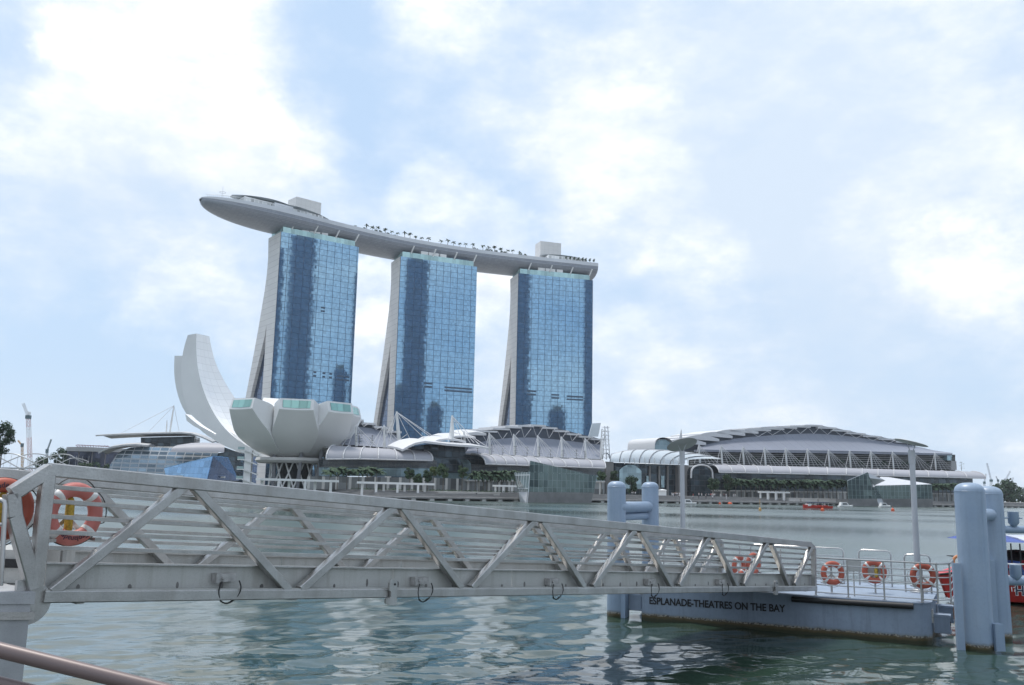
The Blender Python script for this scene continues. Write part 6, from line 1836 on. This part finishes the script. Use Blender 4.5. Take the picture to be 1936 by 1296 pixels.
# ------------------------------------------------------------------ lamp posts
m_lamp = mat("lamp_post_grey", (.46, .47, .49), .4, metal=.25, var=.06, scale=1.5)
m_disc = mat("lamp_disc_under", (.42, .42, .40), .45, metal=.2)
def lamp(base, ztop, rad, label, tiltv, discR, capz, spike=False):
    r = thing("lamp_post", label, "lamp post", base, "lamp posts on the pontoon")
    mb = MB(); mb.tube([base, V((base.x, base.y, ztop - .3))], [rad, rad * .82], 16); mb.build("pole", m_lamp, r, smooth=40)
    mb = MB(); mb.lathe(base, [(rad * 2.6, .0), (rad * 2.6, .04), (rad * 1.3, .12), (rad * 1.02, .3)], 16); mb.build("base", m_lamp, r, smooth=30)
    mb = MB(); mb.tube([V((base.x, base.y, ztop - .42)), V((base.x, base.y, ztop))], rad * 1.06, 16); mb.build("collar", m_lamp, r, smooth=40)
    top = V((base.x, base.y, ztop)); c = V((base.x, base.y, capz)); n = V(tiltv).normalized(); a = n.orthogonal().normalized()
    sidew = V((1, 0, 0)) - n * n.x; sidew.normalize()
    for s in (-1, 1):
        mb = MB(); mb.tube([top + V((s * rad * .5, 0, -.02)), c + sidew * s * .15 - n * .01], .013, 8); mb.build("bracket", m_lamp, r, smooth=True)
    mb = MB(); mb.lathe(c, [(.02, -.012), (discR * .94, -.008), (discR, .0), (discR * .97, .012), (discR * .3, .022), (.02, .024)], 40, ax=n); mb.build("disc", m_disc, r, smooth=30)
    if spike:
        mb = MB(); mb.tube([c + n * .05 - V((.05, 0, 0)), c + V((-.02, 0, .55))], [.09, .006], 8); mb.build("finial", m_lamp, r)
    return r
b0 = at_y(1292, 1100, 33.0); b0 = V((b0.x, b0.y, DZ))
zt = at_y(1288, 853, 33.0).z; cz = at_y(1290, 841, 33).z
lamp(b0, zt, .094, "lamp post with tilted round disc between the left piles and the convention hall", (-.2, .40, 1), .56, cz, True)
b1 = at_z(1741, 1121, DZ); d1 = b1.y
zt = at_y(1732, 852, d1).z; cz = at_y(1732, 838, d1).z
b1 = at_y(1736, 1100, d1); b1 = V((b1.x, b1.y, DZ))
lamp(b1, zt, .10, "lamp post with thin tilted disc at the pontoon's right corner", (.25, -.05, 1), .52, cz)

# ------------------------------------------------------------------ mooring piles
m_pile = mat("pile_paint", (.29, .365, .465), .38, var=.05, scale=1.2, bump=.03, bscale=120, col2=(.24, .32, .43), grain=.15, gscale=12, streak=.22)
m_pile_w = waterline_mat(m_pile, "pile_hull_paint", .09, .15)
def pile(c, R, zt, root):
    mb = MB(); hd = R * .62; prof = [(R, -1.0), (R, .35), (R, zt - hd)]
    for k in range(1, 11): a = k / 10 * math.pi / 2; prof.append((R * math.cos(a) ** .72 if k < 10 else .01, zt - hd + hd * math.sin(a)))
    mb.lathe((c.x, c.y, 0), prof, 36); o = mb.build("pile", m_pile_w, root, smooth=50)
    mb = MB(); mb.lathe((c.x, c.y, zt - R * .62 - .002), [(R + .001, -.012), (R + .007, -.006), (R + .007, .006), (R + .001, .012)], 36); ROOT[o.name] = ROOT[root.name]; mb.build("weld_seam", m_pile, o)
    mb = MB(); a_ = math.radians(-70); mb.beam((c.x + (R + .0) * math.cos(a_), c.y + R * math.sin(a_), .4), (c.x + R * math.cos(a_), c.y + R * math.sin(a_), zt - R * .65), .012, .006, up=(math.cos(a_), math.sin(a_), 0)); mb.build('weld_seam', m_pile, o)
    return o
def pipe(a, b, r, root, cap=(True, True)):
    d = (b - a).normalized(); pts = []; rr = []
    if cap[0]:
        for k in range(6): t_ = k / 6 * math.pi / 2; pts.append(a - d * r * math.cos(t_)); rr.append(max(.004, r * math.sin(t_)))
    pts += [a, b]; rr += [r, r]
    if cap[1]:
        for k in range(1, 7): t_ = k / 6 * math.pi / 2; pts.append(b + d * r * math.sin(t_)); rr.append(max(.004, r * math.cos(t_)))
    mb = MB(); mb.tube(pts, rr, 24, caps=False); return mb.build("cross_pipe", m_pile, root, smooth=60)
# left pair
dA = 28.9; A = at_z(1164, 1167, 0); A.z = 0
RA = 17.0 / 1700 * A.y
Bp = at_y(1229.5, 1000, A.y * 34 / 31.2); Bp.z = 0
dol = thing("mooring_piles", "pair of blue grey mooring piles joined by cross pipes left of the lamp post", "mooring piles", (A + Bp) / 2)
A2 = at_y(1165.5, 1000, A.y)
A = V((A2.x, A2.y, 0)); zA = at_y(1165, 910, A.y).z; zB = at_y(1230, 911.5, Bp.y).z
pile(A, RA, zA, dol); pile(Bp, RA, zB, dol)
p1 = at_y(1165, 959, A.y); dd = V((Bp.x - A.x, Bp.y - A.y, 0)).normalized(); sdv = V((-dd.y, dd.x, 0))
if sdv.y > 0: sdv = -sdv
q1 = p1 + sdv * (RA * .55); q2 = at_y(1226, 958, Bp.y - RA * .75); q2.z = q1.z
pipe(q1, q2, RA * .60, dol)
r1 = at_y(1168, 977, A.y + RA * .8); r2 = at_y(1228, 977, Bp.y + RA * .5); r2.z = r1.z; pipe(r1, r2, RA * .48, dol)
mb = MB(); c = A + PU * RA * .75; mb.box(c + V((0, 0, .95)), PU * .15, PN_ * .2, (0, 0, 1.3)); mb.build("guide_plate", m_pile, dol)
mb = MB(); mb.box(Bp + PU * -.02 + V((0, 0, .95)) - PN_ * RA * .9, PU * .14, PN_ * .06, (0, 0, 1.3)); mb.build("guide_plate", m_pile, dol)
# right pair with the pipework leading out of view
Cc = at_z(1837, 1234, 0); Cc = at_y(1837, 1000, Cc.y + .36); Cc.z = 0; RC = 26.2 / 1700 * Cc.y
Dd = at_y(1873, 1000, Cc.y + 2.1); Dd.z = 0
dor = thing("mooring_piles", "pair of blue grey mooring piles at the right edge beside the red boat", "mooring piles", (Cc + Dd) / 2)
zC = at_y(1838, 913, Cc.y).z; zD = at_y(1874, 919.5, Dd.y).z
pile(Cc, RC, zC, dor); pile(Dd, RC * .99, zD, dor)
e1 = at_y(1872, 974, Dd.y - RC * 1.15); e0 = V((Cc.x + .1, Cc.y + .3, e1.z))
pipe(e0, e1 - (e1 - e0).normalized() * .02, RC * .46, dor)
for py, rr in ((1001, 7.2), (1098, 8.4)):
    a = at_y(1880, py, Dd.y); b = at_y(2100, py + 4, Dd.y + 1.5); pipe(a, b, rr / 1700 * Dd.y, dor)
pe_ = at_y(2105, 1000, Dd.y + 1.5); pile(V((pe_.x, pe_.y, 0)), RC * .99, zD, dor)
for px, yt, yb, w in ((1915, 968, 999, 9.5), (1919, 1068, 1100, 10)):
    yy = Dd.y + .15; tp, bt = at_y(px, yt, yy), at_y(px, yb, yy); r_ = w / 1700 * yy
    mb = MB(); h = tp.z - bt.z; mb.lathe((tp.x, tp.y, bt.z), [(.01, 0), (r_ * .5, h * .12), (r_, h * .33), (r_, h), (.01, h + .002)], 20); mb.build("bollard_cup", m_pile, dor, smooth=40)
mb = MB(); p = at_y(1915, 980, Dd.y + .15); mb.tube([p - V((.28, 0, 0)), p + V((.28, 0, 0))], .02, 8); mb.build("bollard_bar", m_pile, dor)
for c, px0, px1, yt in ((Cc, 1803, 1817, 1065), (Dd, 1860, 1882, 1059)):
    yy = c.y - (.12 if c is Cc else RC * 1.05); a, b = at_y(px0, 1100, yy), at_y(px1, 1100, yy); zt = at_y(px0, yt, yy).z
    mb = MB(); mb.abox(a.x, b.x, yy - .03, yy + .06, -.5, zt); mb.build("guide_plate", m_pile, dor)
mb = MB(); p = at_z(1886, 1212, .3); mb.box(p + V((0, 0, .1)), (.12, 0, 0), (0, .15, 0), (0, 0, .35)); mb.build("guide_bracket", m_pile, dor)

# ------------------------------------------------------------------ red tour boat behind the right piles
m_bred = mat("hull_red", (.48, .04, .035), .35, var=.12, scale=2); m_bpink = mat("foredeck_pink", (.62, .09, .12), .5, var=.1, scale=3)
m_bblue = mat("canopy_blue", (.05, .09, .32), .6); m_bwhite = mat("canopy_white", (.55, .58, .68), .6); m_seatb = mat("seat_blue", (.05, .12, .38), .5); m_seatr = mat("seat_red", (.5, .05, .08), .5)
yb_ = 37.5; bw = at_y(1775, 1110, yb_); BX = bw.x
boat = thing("tour_boat", "red open tour boat with blue canopy behind the right mooring piles", "boat", (BX + 5, yb_, 0))
rings = []
for k in range(13):
    f = k / 12; x = BX + .0 + 13 * f; w = 1.9 * min(1, .06 + (f * 3.2) ** .7); zg = .98 + .42 * max(0, .30 - abs(f - .16)) / .30 * (1 if f > .02 else .3); keel = lerp(.35, -.4, min(1, f * 3))
    rings.append([V((x, yb_ - w, zg)), V((x + .3 * (1 - f), yb_ - w * .82, .12)), V((x + .5 * (1 - f), yb_, keel)), V((x + .3 * (1 - f), yb_ + w * .82, .12)), V((x, yb_ + w, zg))])
mb = MB(); mb.loft(rings); mb.build("hull", m_bred, boat, smooth=40)
mb = MB(); fr = []
for k in range(6):
    r_ = rings[k]; e = .02; mid = (r_[0] + r_[4]) / 2; fr.append([r_[0] + V((0, 0, e)), mid + V((0, 0, .10 + .5 * k / 5)), r_[4] + V((0, 0, e))])
mb.loft(fr, closed=False); mb.build("foredeck", m_bpink, boat)
mb = MB(); mb.tube([r_[0] + V((0, -.02, .0)) for r_ in rings], .045, 6); mb.build("rubbing_strake", m_black, boat)
cz0 = at_y(1792, 1017, yb_).z
mb = MB(); x0 = at_y(1791, 1017, yb_).x
mb.loft([[V((x0, yb_, cz0)), V((x0 + .01, yb_, cz0 + .01)), V((x0, yb_ + .02, cz0)), V((x0, yb_ - .02, cz0 - .01))]] + [[V((x0 + d, yb_ - w, cz0 - .06)), V((x0 + d, yb_, cz0 + .16)), V((x0 + d, yb_ + w, cz0 - .06)), V((x0 + d, yb_, cz0 - .0))] for d, w in ((.7, .9), (1.6, 1.75), (2.3, 1.8))])
mb.build("canopy_peak", m_bblue, boat)
mb = MB(); mb.loft([[V((x0 + 2.31, yb_ + w, cz0 - .06 + .22 * (1 - (w / 1.85) ** 2))) for w in (-1.85, -1, 0, 1, 1.85)] + [V((x0 + 2.31, yb_ + w, cz0 - .1 + .22 * (1 - (w / 1.85) ** 2))) for w in (1.85, 1, 0, -1, -1.85)],
                    [V((x0 + 12, yb_ + w, cz0 - .06 + .22 * (1 - (w / 1.85) ** 2))) for w in (-1.85, -1, 0, 1, 1.85)] + [V((x0 + 12, yb_ + w, cz0 - .1 + .22 * (1 - (w / 1.85) ** 2))) for w in (1.85, 1, 0, -1, -1.85)]])
mb.build("canopy", m_bwhite, boat)
mb = MB(); mb.beam((x0 + 3.1, yb_ - 1.8, cz0 - .17), (x0 + 12, yb_ - 1.8, cz0 - .17), .05, .09); mb.build("canopy_rail", m_black, boat)
for x in (1812, 1913, 1930, 1975):
    p = at_y(x, 1060, yb_ - 1.75); mb = MB(); mb.tube([V((p.x, p.y, 1.0)), V((p.x, p.y, cz0 - .1))], .028, 8); mb.build("canopy_post", m_black if x > 1900 else m_white, boat)
for z in (1.62, 1.17):
    mb = MB(); mb.tube([V((at_y(1888, 1060, yb_ - 1.85).x, yb_ - 1.85, z)), V((BX + 12.5, yb_ - 1.85, z))], .028, 8); mb.build("hand_rail", m_white, boat)
def seat(x, mt):
    mb = MB(); mb.box((x, yb_ - 1.1, 1.08), (.24, 0, 0), (0, .5, 0), (0, 0, .05)); mb.box((x + .26, yb_ - 1.1, 1.36), (.05, 0, .02), (0, .5, 0), (-.08, 0, .32)); mb.box((x + .02, yb_ - 1.1, .93), (.05, 0, 0), (0, .4, 0), (0, 0, .12))
    return mb.build("seat", mt, boat)
sx0 = at_y(1906, 1070, yb_ - 1.1).x
for k, mt in enumerate((m_seatb, m_seatr, m_seatr, m_seatb, m_seatr)): seat(sx0 + k * .62, mt)
mb = MB(); c = at_y(1922, 1052, yb_ + .3)
mb.lathe((c.x, c.y, c.z - .3), [(.78, 0), (.76, .22), (.6, .42), (.3, .54), (.02, .57)], 18); mb.build("engine_cover", m_black, boat, smooth=True)
mb = MB(); p = at_y(1806, 1052, yb_ - .6); mb.box(p, (.2, 0, 0), (0, .3, 0), (0, 0, .015)); mb.tube([p + V((-.06, 0, 0)), V((p.x - .06, p.y, 1.25))], .02, 6); mb.build("bow_stand", m_black, boat)
c = at_y(1812, 1062, yb_ - .9); lifebuoy(c, (0, -1, 0), .26, "pale orange lifebuoy on the red tour boat's bow", mat("lifebuoy_pale", (.7, .28, .12), .5), 0, bands=2)
def boat_text(s, px, py, size, mt, bold, dep, sx=1.0):
    c = at_y(px, py, yb_ - 1.9 + dep); c.y = yb_ - 1.915 + dep
    F_ = Matrix(((1, 0, 0, c.x), (0, 0, -1, c.y), (0, 1, 0, c.z), (0, 0, 0, 1)))
    return text_mesh(s, size, mt, "lettering", boat, F_, .004, bold, sx)
m_txtw = mat("lettering_white", (.7, .7, .7), .5)
boat_text("SC 17", 1907, 1115, .24, m_txtw, .004, .03); boat_text("HIP", 1937, 1118, .50, m_txtw, .028, .03); boat_text("HIP", 1937, 1118, .50, m_txt, .006, .02)
# boatman: one continuous skinned body, seated at the tiller and facing the bow
m_shirt = mat("shirt_blue", (.04, .06, .16), .8); m_hair = mat("hair_black", (.012, .012, .013), .6)
def seated_person(base, face, label):
    r = thing("person", label, "person", base)
    f = V(face).normalized(); s = V((-f.y, f.x, 0)); up = V((0, 0, 1))
    J = {}; E = []; rad = []; vs = []
    def j(n, x, y, z, r_, par=None):
        J[n] = len(vs); vs.append(f * x + s * y + up * z); rad.append(r_)
        if par: E.append((J[par], J[n]))
    j('pelvis', 0, 0, .48, .15); j('waist', -.01, 0, .64, .125, 'pelvis'); j('chest', .02, 0, .86, .15, 'waist'); j('neckb', .03, 0, .99, .08, 'chest'); j('neck', .05, 0, 1.06, .05, 'neckb'); j('head', .07, 0, 1.16, .095, 'neck'); j('crown', .06, 0, 1.26, .075, 'head')
    for n, q in (('l', 1), ('r', -1)):
        j('sh' + n, .02, q * .17, .95, .06, 'neckb'); j('el' + n, .10, q * .23, .70, .045, 'sh' + n); j('wr' + n, .32, q * .16, .66, .032, 'el' + n); j('ha' + n, .40, q * .14, .66, .03, 'wr' + n)
        j('hip' + n, .04, q * .09, .46, .085, 'pelvis'); j('kn' + n, .44, q * .11, .48, .062, 'hip' + n); j('an' + n, .42, q * .11, .09, .042, 'kn' + n); j('to' + n, .56, q * .12, .05, .035, 'an' + n)
    me = bpy.data.meshes.new("body"); me.from_pydata([tuple(v) for v in vs], E, []); me.materials.append(m_shirt)
    o = bpy.data.objects.new("body", me); COL.objects.link(o); o.parent = r
    sk = o.modifiers.new("skin", 'SKIN')
    for i, v in enumerate(me.skin_vertices[0].data): v.radius = (rad[i], rad[i]); v.use_root = (i == 0)
    sk.use_smooth_shade = True
    ss = o.modifiers.new("sub", 'SUBSURF'); ss.levels = 1; ss.render_levels = 2
    ROOT[o.name] = V(base)
    mb = MB(); c = V(base) + f * .065 + up * 1.17; mb.lathe(c, [(.02, -.1), (.07, -.09), (.088, -.03), (.088, .04), (.07, .1), (.02, .125)], 14); mb.build("face", m_skin, r, smooth=True)
    mb = MB(); c = V(base) + f * .045 + up * 1.20; mb.lathe(c, [(.06, -.07), (.1, -.02), (.102, .05), (.075, .11), (.01, .135)], 14); mb.build("hair", m_hair, r, smooth=True)
    return r
pb = at_y(1897, 1085, yb_ - .6); seated_person(V((pb.x, yb_ - .6, .95)), (-1, -.1, 0), "dark haired person in a navy shirt seated in the red tour boat")
# ------------------------------------------------------------------ air over the bay
hz = MB(); hz.abox(-1500, 1500, -420, 2600, -3, 470)
hm = bpy.data.materials.new("bay_haze"); hm.use_nodes = True; ht = hm.node_tree; ht.nodes.clear()
pv = ht.nodes.new('ShaderNodeVolumePrincipled'); pv.inputs['Color'].default_value = (.86, .91, .97, 1); pv.inputs['Density'].default_value = .00007; pv.inputs['Anisotropy'].default_value = .1
ho = ht.nodes.new('ShaderNodeOutputMaterial'); ht.links.new(pv.outputs[0], ho.inputs['Volume'])
h = hz.build("haze", hm); h['kind'] = 'stuff'; h['label'] = "thin pale haze over the bay"
